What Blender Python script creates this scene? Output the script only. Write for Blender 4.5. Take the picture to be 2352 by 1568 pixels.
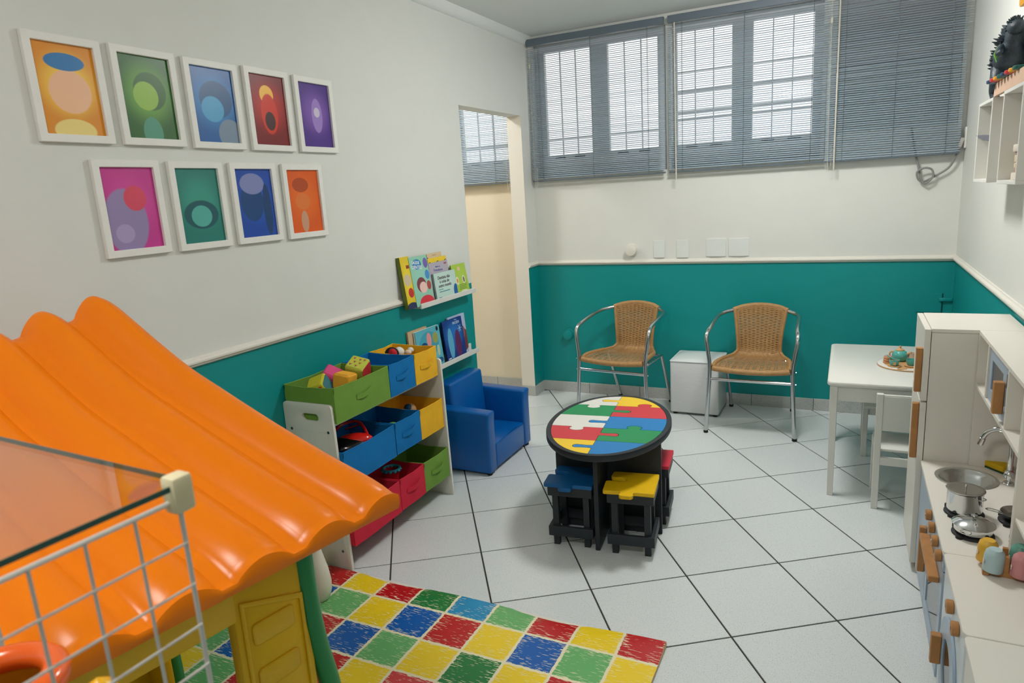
import bpy, bmesh, math, random
from mathutils import Matrix, Vector

for _o in list(bpy.data.objects):
    bpy.data.objects.remove(_o)
S = bpy.context.scene
COL = S.collection
random.seed(7)
PI = math.pi

# ------------------------------------------------------------------ camera
cam_data = bpy.data.cameras.new('camera')
cam_data.sensor_width = 36.0
cam_data.lens = 23.913
cam_data.clip_start = 0.02
cam_data.dof.use_dof = True
cam_data.dof.focus_distance = 3.4
cam_data.dof.aperture_fstop = 8.0
cam = bpy.data.objects.new('camera', cam_data)
COL.objects.link(cam)
cam.matrix_world = (Matrix.Translation((2.151, -4.840, 1.558)) @ Matrix.Rotation(0.463485, 4, 'Z')
                    @ Matrix.Rotation(PI / 2 - 0.213142, 4, 'X') @ Matrix.Rotation(-0.061781, 4, 'Z'))
S.camera = cam

# ------------------------------------------------------------------ world (overcast daylight outside the windows)
W = bpy.data.worlds.new('world')
S.world = W
W.use_nodes = True
W.node_tree.nodes['Background'].inputs[0].default_value = (1.0, 0.985, 0.95, 1)
W.node_tree.nodes['Background'].inputs[1].default_value = 1.3

# ------------------------------------------------------------------ exposure
S.view_settings.view_transform = 'Standard'
S.view_settings.look = 'None'
S.view_settings.exposure = 0.0
S.view_settings.gamma = 1.0
S.view_settings.use_curve_mapping = False
LAMP_W = 46.0
LAMP_COL = (1.0, 0.99, 0.965)


# ------------------------------------------------------------------ helpers
def lin(c):
    out = []
    for v in c:
        v /= 255.0
        out.append(v / 12.92 if v <= 0.04045 else ((v + 0.055) / 1.055) ** 2.4)
    return (out[0], out[1], out[2], 1.0)


MATS = {}


def mat(name, rgb, rough=0.5, metal=0.0, var=0.0, vscale=40.0, bump=0.0, bscale=200.0, coat=0.0, spec=0.5,
        trans=0.0, ior=1.45, emit=None, estr=0.0, sheen=0.0):
    if name in MATS:
        return MATS[name]
    m = bpy.data.materials.new(name)
    m.use_nodes = True
    nt = m.node_tree
    b = nt.nodes['Principled BSDF']
    col = lin(rgb)
    b.inputs['Base Color'].default_value = col
    b.inputs['Roughness'].default_value = rough
    b.inputs['Metallic'].default_value = metal
    b.inputs['Specular IOR Level'].default_value = spec
    b.inputs['Coat Weight'].default_value = coat
    b.inputs['Transmission Weight'].default_value = trans
    b.inputs['IOR'].default_value = ior
    if sheen:
        b.inputs['Sheen Weight'].default_value = sheen
    if emit:
        b.inputs['Emission Color'].default_value = lin(emit)
        b.inputs['Emission Strength'].default_value = estr
    tc = nt.nodes.new('ShaderNodeTexCoord')
    if var:
        n = nt.nodes.new('ShaderNodeTexNoise')
        n.inputs['Scale'].default_value = vscale
        n.inputs['Detail'].default_value = 4
        nt.links.new(tc.outputs['Object'], n.inputs['Vector'])
        mr = nt.nodes.new('ShaderNodeMapRange')
        mr.inputs[1].default_value = 0.3
        mr.inputs[2].default_value = 0.7
        mr.inputs[3].default_value = 1 - var
        mr.inputs[4].default_value = 1 + var
        nt.links.new(n.outputs['Fac'], mr.inputs[0])
        mx = nt.nodes.new('ShaderNodeVectorMath')
        mx.operation = 'SCALE'
        mx.inputs[0].default_value = col[:3]
        nt.links.new(mr.outputs[0], mx.inputs['Scale'])
        nt.links.new(mx.outputs[0], b.inputs['Base Color'])
    if bump:
        n2 = nt.nodes.new('ShaderNodeTexNoise')
        n2.inputs['Scale'].default_value = bscale
        n2.inputs['Detail'].default_value = 3
        nt.links.new(tc.outputs['Object'], n2.inputs['Vector'])
        bp = nt.nodes.new('ShaderNodeBump')
        bp.inputs['Strength'].default_value = bump
        bp.inputs['Distance'].default_value = 0.002
        nt.links.new(n2.outputs['Fac'], bp.inputs['Height'])
        nt.links.new(bp.outputs[0], b.inputs['Normal'])
    MATS[name] = m
    return m


class MB:
    """collects shapes; build() links them as ONE mesh object"""

    def __init__(s):
        s.v, s.f, s.m = [], [], []

    def add(s, vs, fs, mi=0):
        o = len(s.v)
        s.v += [tuple(p) for p in vs]
        s.f += [tuple(i + o for i in f) for f in fs]
        s.m += [mi] * len(fs)
        return s

    def box(s, x0, x1, y0, y1, z0, z1, mi=0):
        vs = [(x, y, z) for z in (z0, z1) for y in (y0, y1) for x in (x0, x1)]
        return s.add(vs, [(0, 2, 3, 1), (4, 5, 7, 6), (0, 1, 5, 4), (2, 6, 7, 3), (0, 4, 6, 2), (1, 3, 7, 5)], mi)

    def obox(s, c, h, M3, mi=0):
        vs = [Vector(c) + M3 @ Vector((x * h[0], y * h[1], z * h[2])) for z in (-1, 1) for y in (-1, 1) for x in (-1, 1)]
        return s.add(vs, [(0, 2, 3, 1), (4, 5, 7, 6), (0, 1, 5, 4), (2, 6, 7, 3), (0, 4, 6, 2), (1, 3, 7, 5)], mi)

    def _map(s, p, q, a, axis):
        return {'z': (p, q, a), 'y': (p, a, q), 'x': (a, p, q)}[axis]

    def prism(s, poly, a0, a1, axis='z', mi=0):
        n = len(poly)
        area = sum(poly[i][0] * poly[(i + 1) % n][1] - poly[(i + 1) % n][0] * poly[i][1] for i in range(n))
        if (area < 0) != (axis == 'y'):
            poly = poly[::-1]
        vs = [s._map(p, q, a0, axis) for p, q in poly] + [s._map(p, q, a1, axis) for p, q in poly]
        fs = [tuple(range(n - 1, -1, -1)), tuple(range(n, 2 * n))]
        fs += [(i, (i + 1) % n, (i + 1) % n + n, i + n) for i in range(n)]
        if a1 < a0:
            fs = [f[::-1] for f in fs]
        return s.add(vs, fs, mi)

    def ring(s, outer, inner, a0, a1, axis='z', mi=0):
        n = len(outer)
        vs = []
        for a in (a0, a1):
            vs += [s._map(p, q, a, axis) for p, q in outer]
            vs += [s._map(p, q, a, axis) for p, q in inner]
        fs = []
        for i in range(n):
            j = (i + 1) % n
            fs += [(i, j, n + j, n + i)[::-1], (2 * n + i, 2 * n + j, 3 * n + j, 3 * n + i),
                   (i, j, 2 * n + j, 2 * n + i), (n + i, 3 * n + i, 3 * n + j, n + j)]
        return s.add(vs, fs, mi)

    def cyl(s, p0, p1, r0, r1=None, n=16, mi=0):
        return s.tube([p0, p1], [r0, r0 if r1 is None else r1], n, mi=mi)

    def tube(s, pts, r, n=8, closed=False, mi=0):
        pts = [Vector(p) for p in pts]
        m = len(pts)
        rs = r if isinstance(r, (list, tuple)) else [r] * m
        tang = []
        for i in range(m):
            if closed:
                t = pts[(i + 1) % m] - pts[i - 1]
            else:
                t = pts[min(i + 1, m - 1)] - pts[max(i - 1, 0)]
            tang.append(t.normalized())
        ref = Vector((0, 0, 1)) if abs(tang[0].z) < 0.9 else Vector((1, 0, 0))
        nrm = (ref - tang[0] * ref.dot(tang[0])).normalized()
        vs, fs = [], []
        for i in range(m):
            nrm = (nrm - tang[i] * nrm.dot(tang[i])).normalized()
            bi = tang[i].cross(nrm)
            for k in range(n):
                a = 2 * PI * k / n
                vs.append(pts[i] + (nrm * math.cos(a) + bi * math.sin(a)) * rs[i])
        last = m if closed else m - 1
        for i in range(last):
            j = (i + 1) % m
            for k in range(n):
                l = (k + 1) % n
                fs.append((i * n + k, i * n + l, j * n + l, j * n + k))
        if not closed:
            fs.append(tuple(range(n))[::-1])
            fs.append(tuple((m - 1) * n + k for k in range(n)))
        return s.add(vs, fs, mi)

    def lathe(s, prof, c=(0, 0, 0), n=24, mi=0, cap=True):
        vs, fs = [], []
        for r, z in prof:
            for k in range(n):
                a = 2 * PI * k / n
                vs.append((c[0] + r * math.cos(a), c[1] + r * math.sin(a), c[2] + z))
        m = len(prof)
        for i in range(m - 1):
            for k in range(n):
                l = (k + 1) % n
                fs.append((i * n + k, i * n + l, (i + 1) * n + l, (i + 1) * n + k))
        if cap:
            fs.append(tuple(range(n))[::-1])
            fs.append(tuple((m - 1) * n + k for k in range(n)))
        return s.add(vs, fs, mi)

    def ball(s, c, r, n=16, mi=0):
        r = r if isinstance(r, (list, tuple)) else (r, r, r)
        vs = [(c[0], c[1], c[2] - r[2])]
        h = n // 2
        for i in range(1, h):
            a = PI * i / h
            for k in range(n):
                b = 2 * PI * k / n
                vs.append((c[0] + r[0] * math.sin(a) * math.cos(b), c[1] + r[1] * math.sin(a) * math.sin(b), c[2] - r[2] * math.cos(a)))
        vs.append((c[0], c[1], c[2] + r[2]))
        fs = [(0, 1 + (k + 1) % n, 1 + k) for k in range(n)]
        for i in range(h - 2):
            for k in range(n):
                l = (k + 1) % n
                fs.append((1 + i * n + k, 1 + i * n + l, 1 + (i + 1) * n + l, 1 + (i + 1) * n + k))
        t = len(vs) - 1
        fs += [(t, 1 + (h - 2) * n + k, 1 + (h - 2) * n + (k + 1) % n) for k in range(n)]
        return s.add(vs, fs, mi)

    def torus(s, c, R, r, n=32, m=10, mi=0, M3=None):
        pts = [Vector((R * math.cos(2 * PI * k / n), R * math.sin(2 * PI * k / n), 0)) for k in range(n)]
        if M3:
            pts = [M3 @ p for p in pts]
        return s.tube([p + Vector(c) for p in pts], r, m, closed=True, mi=mi)

    def grid(s, fn, nu, nv, mi=0, flip=False):
        vs = [fn(i / nu, j / nv) for j in range(nv + 1) for i in range(nu + 1)]
        fs = []
        for j in range(nv):
            for i in range(nu):
                a = j * (nu + 1) + i
                f = (a, a + 1, a + nu + 2, a + nu + 1)
                fs.append(f[::-1] if flip else f)
        return s.add(vs, fs, mi)

    def xform(s, M):
        s.v = [tuple(M @ Vector(p)) for p in s.v]
        return s

    def mesh(s, name, mats, bevel=0.0, seg=2, smooth=35):
        me = bpy.data.meshes.new(name)
        me.from_pydata(s.v, [], s.f)
        mats = mats if isinstance(mats, (list, tuple)) else [mats]
        for m in mats:
            me.materials.append(m)
        if len(mats) > 1:
            me.polygons.foreach_set('material_index', s.m)
        if bevel:
            bm = bmesh.new()
            bm.from_mesh(me)
            es = [e for e in bm.edges if len(e.link_faces) == 2 and e.calc_face_angle(0) > 0.6]
            bmesh.ops.bevel(bm, geom=es, offset=bevel, offset_type='OFFSET', segments=seg, profile=0.5, affect='EDGES', clamp_overlap=True)
            bm.to_mesh(me)
            bm.free()
        if smooth:
            me.polygons.foreach_set('use_smooth', [True] * len(me.polygons))
            me.set_sharp_from_angle(angle=math.radians(smooth))
        me.update()
        return me

    def build(s, name, mats, parent=None, bevel=0.0, seg=2, smooth=35, label=None, kind=None):
        o = bpy.data.objects.new(name, s.mesh(name, mats, bevel, seg, smooth))
        COL.objects.link(o)
        if parent:
            o.parent = parent
        if label:
            o['label'] = label
        if kind:
            o['kind'] = kind
        return o


def thing(name, label, cat, loc=(0, 0, 0), rz=0.0, group=None):
    o = bpy.data.objects.new(name, None)
    o.empty_display_size = 0.1
    COL.objects.link(o)
    o.location = loc
    o.rotation_euler = (0, 0, rz)
    return tag(o, label, cat, group)


def tag(o, label, cat, group=None):
    o['label'] = label
    o['category'] = cat
    if group:
        o['group'] = group
    return o


def struct(o):
    o['kind'] = 'structure'
    return o


def copy_tree(o, parent=None):
    c = o.copy()
    COL.objects.link(c)
    c.parent = parent
    for ch in list(o.children):
        copy_tree(ch, c)
    return c


def inst(name, me, parent, loc=(0, 0, 0), rot=(0, 0, 0)):
    o = bpy.data.objects.new(name, me)
    COL.objects.link(o)
    o.parent = parent
    o.location = loc
    o.rotation_euler = rot
    return o


def smooth_path(pts, k=6, closed=False):
    pts = [Vector(p) for p in pts]
    n = len(pts)
    out = []
    rng = range(n if closed else n - 1)
    for i in rng:
        if closed:
            a, b, c, d = pts[i - 1], pts[i], pts[(i + 1) % n], pts[(i + 2) % n]
        else:
            a, b, c, d = pts[max(i - 1, 0)], pts[i], pts[i + 1], pts[min(i + 2, n - 1)]
        for j in range(k):
            t = j / k
            out.append(0.5 * ((2 * b) + (c - a) * t + (2 * a - 5 * b + 4 * c - d) * t * t + (3 * b - a - 3 * c + d) * t ** 3))
    if not closed:
        out.append(pts[-1])
    return out


def rrect(x0, x1, y0, y1, r, n=4):
    out = []
    for cx, cy, a0 in ((x1 - r, y1 - r, 0), (x0 + r, y1 - r, 90), (x0 + r, y0 + r, 180), (x1 - r, y0 + r, 270)):
        for k in range(n + 1):
            a = math.radians(a0 + 90 * k / n)
            out.append((cx + r * math.cos(a), cy + r * math.sin(a)))
    return out


def inset_poly(poly, d):
    n = len(poly)
    area = sum(poly[i][0] * poly[(i + 1) % n][1] - poly[(i + 1) % n][0] * poly[i][1] for i in range(n))
    sg = 1 if area > 0 else -1
    out = []
    for i in range(n):
        p = Vector(poly[i])
        a = (p - Vector(poly[i - 1]))
        b = (Vector(poly[(i + 1) % n]) - p)
        if a.length < 1e-7 or b.length < 1e-7:
            out.append(tuple(p))
            continue
        na = Vector((-a.y, a.x)).normalized() * sg
        nb = Vector((-b.y, b.x)).normalized() * sg
        m = na + nb
        m = m.normalized() if m.length > 1e-6 else na
        out.append(tuple(p + m * d))
    return out


def text_mesh(name, body, size, mtl, parent, loc, rot=(0, 0, 0), align='CENTER', ext=0.0004, shear=0.0, spacing=1.0, line=1.0, bold=0.0):
    cu = bpy.data.curves.new(name, 'FONT')
    cu.body = body
    cu.size = size
    cu.align_x = align
    cu.align_y = 'CENTER'
    cu.extrude = ext
    cu.shear = shear
    cu.space_character = spacing
    cu.space_line = line
    cu.offset = bold
    cu.resolution_u = 3
    t = bpy.data.objects.new(name, cu)
    COL.objects.link(t)
    dg = bpy.context.evaluated_depsgraph_get()
    me = bpy.data.meshes.new_from_object(t.evaluated_get(dg))
    bpy.data.objects.remove(t)
    me.materials.clear()
    me.materials.append(mtl)
    o = bpy.data.objects.new(name, me)
    COL.objects.link(o)
    o.parent = parent
    o.location = loc
    o.rotation_euler = rot
    return o


# ------------------------------------------------------------------ materials
WHITE = mat('wall_white', (222, 223, 217), 0.6, var=0.012, vscale=6, bump=0.06, bscale=90)
TEAL = mat('wall_teal', (0, 140, 139), 0.45, var=0.02, vscale=5, bump=0.05, bscale=90)
CREAM = mat('wall_cream', (226, 215, 192), 0.6, var=0.015, vscale=6)
CEIL = mat('ceiling_paint', (230, 232, 229), 0.7)
TRIM = mat('trim_white', (226, 222, 212), 0.4)
GROUT = mat('grout', (58, 56, 55), 0.9)
WPLAST = mat('white_lacquer', (222, 221, 214), 0.32, var=0.01, vscale=8)
WLAM = mat('white_laminate', (226, 222, 212), 0.35)
BLUEGREY = mat('bluegrey_laminate', (160, 178, 196), 0.3)
CHROME = mat('chrome', (215, 217, 218), 0.12, 1.0)
STEEL = mat('brushed_steel', (190, 188, 184), 0.22, 1.0)
ALU = mat('aluminium', (200, 204, 206), 0.2, 1.0)
BLACKM = mat('matt_black', (30, 33, 36), 0.5)
RUBBER = mat('rubber', (22, 23, 25), 0.7)
BLIND = mat('blind_metal', (164, 182, 196), 0.38, 0.0, spec=0.6)
BLINDRAIL = mat('blind_rail', (100, 112, 122), 0.4, 0.1)
CORD = mat('blind_cord', (214, 208, 192), 0.7)
WFRAME = mat('window_frame', (206, 208, 208), 0.5)
TAN = mat('rattan', (170, 130, 82), 0.55, var=0.12, vscale=60, bump=0.2, bscale=400)
ORANGE = mat('orange_plastic', (230, 120, 12), 0.25, bump=0.03, bscale=500, spec=0.25)
YELLOWP = mat('yellow_plastic', (228, 178, 10), 0.35, bump=0.05, bscale=500)
GREENP = mat('green_plastic', (30, 132, 72), 0.35)
WOOD = mat('light_wood', (196, 150, 100), 0.5, var=0.1, vscale=30)
OAK = mat('handle_wood', (176, 124, 72), 0.45, var=0.12, vscale=25)
BEIGEP = mat('beige_plastic', (206, 194, 158), 0.45)
WIRE = mat('coated_wire', (196, 190, 184), 0.4)


def glass_mat(name, tint=(1, 1, 1), rough=0.0, ior=1.5):
    m = bpy.data.materials.new(name)
    m.use_nodes = True
    nt = m.node_tree
    nt.nodes.remove(nt.nodes['Principled BSDF'])
    tr = nt.nodes.new('ShaderNodeBsdfTransparent')
    tr.inputs[0].default_value = (*tint, 1)
    gl = nt.nodes.new('ShaderNodeBsdfGlossy')
    gl.inputs['Roughness'].default_value = rough
    # Schlick reflectance from the angle of view, the same on both faces of the pane
    ge = nt.nodes.new('ShaderNodeNewGeometry')
    dt = nt.nodes.new('ShaderNodeVectorMath')
    dt.operation = 'DOT_PRODUCT'
    nt.links.new(ge.outputs['Normal'], dt.inputs[0])
    nt.links.new(ge.outputs['Incoming'], dt.inputs[1])
    chain = dt.outputs['Value']
    for op, val in (('ABSOLUTE', None), ('SUBTRACT', 1.0), ('POWER', 5.0), ('MULTIPLY_ADD', None)):
        mt = nt.nodes.new('ShaderNodeMath')
        mt.operation = op
        if op == 'SUBTRACT':
            mt.inputs[0].default_value = 1.0
            nt.links.new(chain, mt.inputs[1])
        else:
            nt.links.new(chain, mt.inputs[0])
            if op == 'POWER':
                mt.inputs[1].default_value = 5.0
            if op == 'MULTIPLY_ADD':
                f0 = ((ior - 1) / (ior + 1)) ** 2
                mt.inputs[1].default_value = 1 - f0
                mt.inputs[2].default_value = f0
        chain = mt.outputs[0]
    mx = nt.nodes.new('ShaderNodeMixShader')
    nt.links.new(chain, mx.inputs[0])
    nt.links.new(tr.outputs[0], mx.inputs[1])
    nt.links.new(gl.outputs[0], mx.inputs[2])
    nt.links.new(mx.outputs[0], nt.nodes['Material Output'].inputs[0])
    return m


GLASS = glass_mat('window_glass')
GLASSG = glass_mat('shelf_glass', (0.95, 0.97, 0.96), 0.03, 1.9)
GLASSEDGE = mat('glass_edge', (60, 84, 76), 0.2)


def tile_mat(name, base, dark, scale=420.0):
    m = bpy.data.materials.new(name)
    m.use_nodes = True
    nt = m.node_tree
    b = nt.nodes['Principled BSDF']
    tc = nt.nodes.new('ShaderNodeTexCoord')
    n = nt.nodes.new('ShaderNodeTexNoise')
    n.inputs['Scale'].default_value = scale
    n.inputs['Detail'].default_value = 2
    nt.links.new(tc.outputs['Object'], n.inputs['Vector'])
    cr = nt.nodes.new('ShaderNodeValToRGB')
    cr.color_ramp.elements[0].position = 0.31
    cr.color_ramp.elements[0].color = lin(dark)
    cr.color_ramp.elements[1].position = 0.40
    cr.color_ramp.elements[1].color = lin(base)
    nt.links.new(n.outputs['Fac'], cr.inputs[0])
    oi = nt.nodes.new('ShaderNodeObjectInfo')
    mr = nt.nodes.new('ShaderNodeMapRange')
    mr.inputs[3].default_value = 0.965
    mr.inputs[4].default_value = 1.02
    nt.links.new(oi.outputs['Random'], mr.inputs[0])
    sc = nt.nodes.new('ShaderNodeVectorMath')
    sc.operation = 'SCALE'
    nt.links.new(cr.outputs[0], sc.inputs[0])
    nt.links.new(mr.outputs[0], sc.inputs['Scale'])
    nt.links.new(sc.outputs[0], b.inputs['Base Color'])
    b.inputs['Roughness'].default_value = 0.27
    b.inputs['Specular IOR Level'].default_value = 0.4
    return m


TILE = tile_mat('floor_tile', (216, 221, 221), (158, 160, 164), 300.0)
BASET = tile_mat('baseboard_tile', (184, 186, 182), (120, 122, 122), 220.0)


def print_mat(name, bg, glow, blobs, gc=(0.5, 0.55), gr=0.62, rough=0.35):
    """flat print: soft glow on a coloured ground with plain soft-edged ellipses; blobs = (cx, cz, rx, rz, rgb)"""
    m = bpy.data.materials.new(name)
    m.use_nodes = True
    nt = m.node_tree
    b = nt.nodes['Principled BSDF']
    b.inputs['Roughness'].default_value = rough
    tc = nt.nodes.new('ShaderNodeTexCoord')

    def ell(cx, cz, rx, rz, e0, e1):
        mp = nt.nodes.new('ShaderNodeMapping')
        mp.inputs['Location'].default_value = (-cx / rx, 0, -cz / rz)
        mp.inputs['Scale'].default_value = (1 / rx, 0, 1 / rz)
        nt.links.new(tc.outputs['Generated'], mp.inputs[0])
        ln = nt.nodes.new('ShaderNodeVectorMath')
        ln.operation = 'LENGTH'
        nt.links.new(mp.outputs[0], ln.inputs[0])
        r = nt.nodes.new('ShaderNodeMapRange')
        r.interpolation_type = 'SMOOTHSTEP'
        r.inputs[1].default_value = e1
        r.inputs[2].default_value = e0
        nt.links.new(ln.outputs['Value'], r.inputs[0])
        return r.outputs[0]

    last = None
    for i, (cx, cz, rx, rz, rgb) in enumerate([(gc[0], gc[1], gr, gr * 0.75, glow)] + blobs):
        mx = nt.nodes.new('ShaderNodeMix')
        mx.data_type = 'RGBA'
        nt.links.new(ell(cx, cz, rx, rz, 0.25 if i == 0 else 0.9, 1.0), mx.inputs['Factor'])
        if last is None:
            mx.inputs['A'].default_value = lin(bg)
        else:
            nt.links.new(last, mx.inputs['A'])
        mx.inputs['B'].default_value = lin(rgb)
        last = mx.outputs['Result']
    nt.links.new(last, b.inputs['Base Color'])
    return m


def fabric(name, rgb, rough=0.75):
    return mat(name, rgb, rough, var=0.06, vscale=14, bump=0.25, bscale=900, spec=0.3)


# ------------------------------------------------------------------ room shell
RX, RY0, RZ = 2.742, -6.2, 2.66
ZT = 1.02
DY0, DY1, DZ = -1.066, -0.178, 2.104

# floor: grout bed + individual tiles on a grid turned 34 degrees
fl = struct(MB().box(-1.62, RX + 0.12, RY0 - 0.12, 0.12, -0.06, -0.0025).build('floor', GROUT, smooth=0))
TH, TT, TOX, TOY = 0.59772, 0.40, 1.708, -0.32
ct, st = math.cos(TH), math.sin(TH)


def clip(poly, rect):
    x0, x1, y0, y1 = rect
    for ax, val, keep in ((0, x0, 1), (0, x1, -1), (1, y0, 1), (1, y1, -1)):
        out = []
        for i in range(len(poly)):
            a, b = poly[i - 1], poly[i]
            ia, ib = (a[ax] - val) * keep >= 0, (b[ax] - val) * keep >= 0
            if ia != ib:
                t = (val - a[ax]) / (b[ax] - a[ax])
                out.append((a[0] + (b[0] - a[0]) * t, a[1] + (b[1] - a[1]) * t))
            if ib:
                out.append(b)
        poly = out
        if len(poly) < 3:
            return []
    return poly


g = 0.0033
for rect in ((0.0, RX, RY0, 0.0), (-1.5, 0.0, -1.7, 0.0)):
    for i in range(-14, 24):
        for j in range(-14, 26):
            q = [(-i + g / TT, -j + g / TT), (-i + 1 - g / TT, -j + g / TT), (-i + 1 - g / TT, -j + 1 - g / TT), (-i + g / TT, -j + 1 - g / TT)]
            q = [(TT * (ct * a - st * b) + TOX, TT * (st * a + ct * b) + TOY) for a, b in q]
            q = clip(q, rect)
            if len(q) < 3:
                continue
            ar = abs(sum(q[k][0] * q[(k + 1) % len(q)][1] - q[(k + 1) % len(q)][0] * q[k][1] for k in range(len(q)))) / 2
            if ar < 0.0006:
                continue
            cx, cy = sum(p[0] for p in q) / len(q), sum(p[1] for p in q) / len(q)
            q2 = [(a - cx, b - cy) for a, b in q]
            t = MB().prism(q2, -0.006, -0.0012)
            n = len(q2)
            top = inset_poly(q2, 0.0012)
            t = MB()
            t.add([(a, b, -0.006) for a, b in q2] + [(a, b, -0.0012) for a, b in q2] + [(a, b, 0.0) for a, b in top],
                  [tuple(range(2 * n, 3 * n))] + [(k, (k + 1) % n, n + (k + 1) % n, n + k) for k in range(n)]
                  + [(n + k, n + (k + 1) % n, 2 * n + (k + 1) % n, 2 * n + k) for k in range(n)])
            o = t.build('tile', TILE, fl, smooth=0)
            o.location = (cx, cy, 0)

struct(MB().box(-1.62, RX + 0.12, RY0 - 0.12, 0.16, RZ, RZ + 0.1).build('ceiling', CEIL, smooth=0))

# left wall with the doorway
w = MB()
for z0, z1, mi in ((-0.006, ZT, 1), (ZT, RZ, 0)):
    w.box(-0.11, 0, RY0, DY0, z0, z1, mi)
    w.box(-0.11, 0, DY1, 0.0, z0, z1, mi)
w.box(-0.11, 0, DY0, DY1, DZ, RZ, 0)
for y0, y1 in ((DY0, DY0 + 0.0015), (DY1 - 0.0015, DY1)):
    w.box(-0.111, 0.0004, y0, y1, -0.006, DZ, 2)
w.box(-0.1115, -0.1105, RY0, DY0, -0.006, RZ, 2)
w.box(-0.1115, -0.1105, DY1, 0, -0.006, RZ, 2)
struct(w.build('wall_left', [WHITE, TEAL, TRIM], smooth=0))

# back wall: windows, recess for the air conditioner
w = MB()
WX0, WX1, WZ0, WZ1 = 0.03, 1.975, 1.66, 2.60
AX0, AX1, AZ0 = 2.05, 2.70, 1.80
w.box(0, RX, 0, 0.16, -0.006, ZT, 1)
w.box(0, RX, 0, 0.16, ZT, WZ0, 0)
w.box(0, RX, 0, 0.16, WZ1, RZ, 0)
w.box(0, WX0, 0, 0.16, WZ0, WZ1, 0)
w.box(1.012, 1.045, 0, 0.16, WZ0, WZ1, 0)
w.box(WX1, AX0, 0, 0.16, WZ0, WZ1, 0)
w.box(AX1, RX, 0, 0.16, WZ0, WZ1, 0)
w.box(AX0, AX1, 0, 0.16, WZ0, AZ0, 0)
struct(w.build('wall_back', [WHITE, TEAL], smooth=0))
# right, front and the side room behind the doorway
for nm, bb in (('wall_right', (RX, RX + 0.12, RY0, 0.16)), ('wall_front', (0, RX, RY0 - 0.12, RY0))):
    struct(MB().box(*bb, -0.006, ZT, 1).box(*bb, ZT, RZ, 0).build(nm, [WHITE, TEAL], smooth=0))
w = MB()
w.box(-1.5, -0.0, 0, 0.16, -0.006, WZ0).box(-1.5, -0.0, 0, 0.16, WZ1, RZ)
w.box(-1.5, -1.15, 0, 0.16, WZ0, WZ1).box(-0.15, 0.0, 0, 0.16, WZ0, WZ1)
struct(w.build('wall_side_room_back', CREAM, smooth=0))
struct(MB().box(-1.62, -1.5, -1.82, 0.16, -0.006, RZ).build('wall_side_room_left', CREAM, smooth=0))
struct(MB().box(-1.5, -0.112, -1.82, -1.7, -0.006, RZ).build('wall_side_room_front', CREAM, smooth=0))

# chair rail: moulded profile along left, back and right walls
PROF = [(0, 0), (0.008, 0.001), (0.012, 0.006), (0.010, 0.010), (0.019, 0.014), (0.021, 0.022), (0.017, 0.028), (0.008, 0.030), (0.006, 0.036), (0, 0.037)]
RZ0 = 1.004


def rail(nm, a, b, nrm):
    a, b, nv = Vector(a), Vector(b), Vector(nrm)
    dirv = (b - a).normalized()
    m = MB()
    vs = []
    for e, sgn in ((a, 1), (b, -1)):
        for d, h in PROF:
            vs.append(Vector((e.x, e.y, RZ0 + h)) + nv * d + dirv * 0)
    n = len(PROF)
    m.add(vs, [(k, (k + 1) % n, n + (k + 1) % n, n + k) for k in range(n)] + [tuple(range(n))[::-1], tuple(range(n, 2 * n))])
    return struct(m.build(nm, TRIM, smooth=50))


rail('trim_1', (0, RY0, 0), (0, -1.80, 0), (1, 0, 0))
rail('trim_2', (0, DY1, 0), (0, 0, 0), (1, 0, 0))
rail('trim_3', (0, 0, 0), (RX, 0, 0), (0, -1, 0))
rail('trim_4', (RX, 0, 0), (RX, RY0, 0), (-1, 0, 0))
# small ceiling cove along the left wall
m = MB().prism([(0, 2.60), (0.012, 2.602), (0.03, 2.632), (0.035, RZ), (0, RZ)], RY0, 0, 'y')
struct(m.build('trim_5', CEIL, smooth=50))

# baseboards: cut floor tiles on edge, one object per piece
BH, BT = 0.082, 0.008


def base_run(nm, a, b, nrm, first):
    root = struct(thing(nm, 'speckled grey tile baseboard', 'baseboard'))
    del root['label'], root['category']
    a, b, nv = Vector((*a, 0)), Vector((*b, 0)), Vector((*nrm, 0))
    L = (b - a).length
    d = (b - a) / L
    cuts = [0.0] + [first + 0.4 * k for k in range(20) if first + 0.4 * k < L - 0.01] + [L]
    for s0, s1 in zip(cuts[:-1], cuts[1:]):
        p = [a + d * (s0 + 0.0015), a + d * (s1 - 0.0015)]
        m = MB()
        q = [p[0], p[1], p[1] + nv * BT, p[0] + nv * BT]
        m.prism([(v.x, v.y) for v in q], 0.0, BH)
        m.build('tile', BASET, root, bevel=0.0012, seg=1, smooth=0)
    return root


base_run('baseboard_back', (0.0, 0), (RX, 0), (0, -1), 0.388)
base_run('baseboard_left', (0, RY0), (0, DY0), (1, 0), 0.3)
base_run('baseboard_jamb', (0, DY1), (0, -BT), (1, 0), 0.9)
base_run('baseboard_doorway', (-0.11, DY1), (BT, DY1), (0, -1), 0.9)
base_run('baseboard_right', (RX, -BT), (RX, RY0), (-1, 0), 0.3)
base_run('baseboard_side_room', (-1.5, 0), (-0.112, 0), (0, -1), 0.28)


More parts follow.
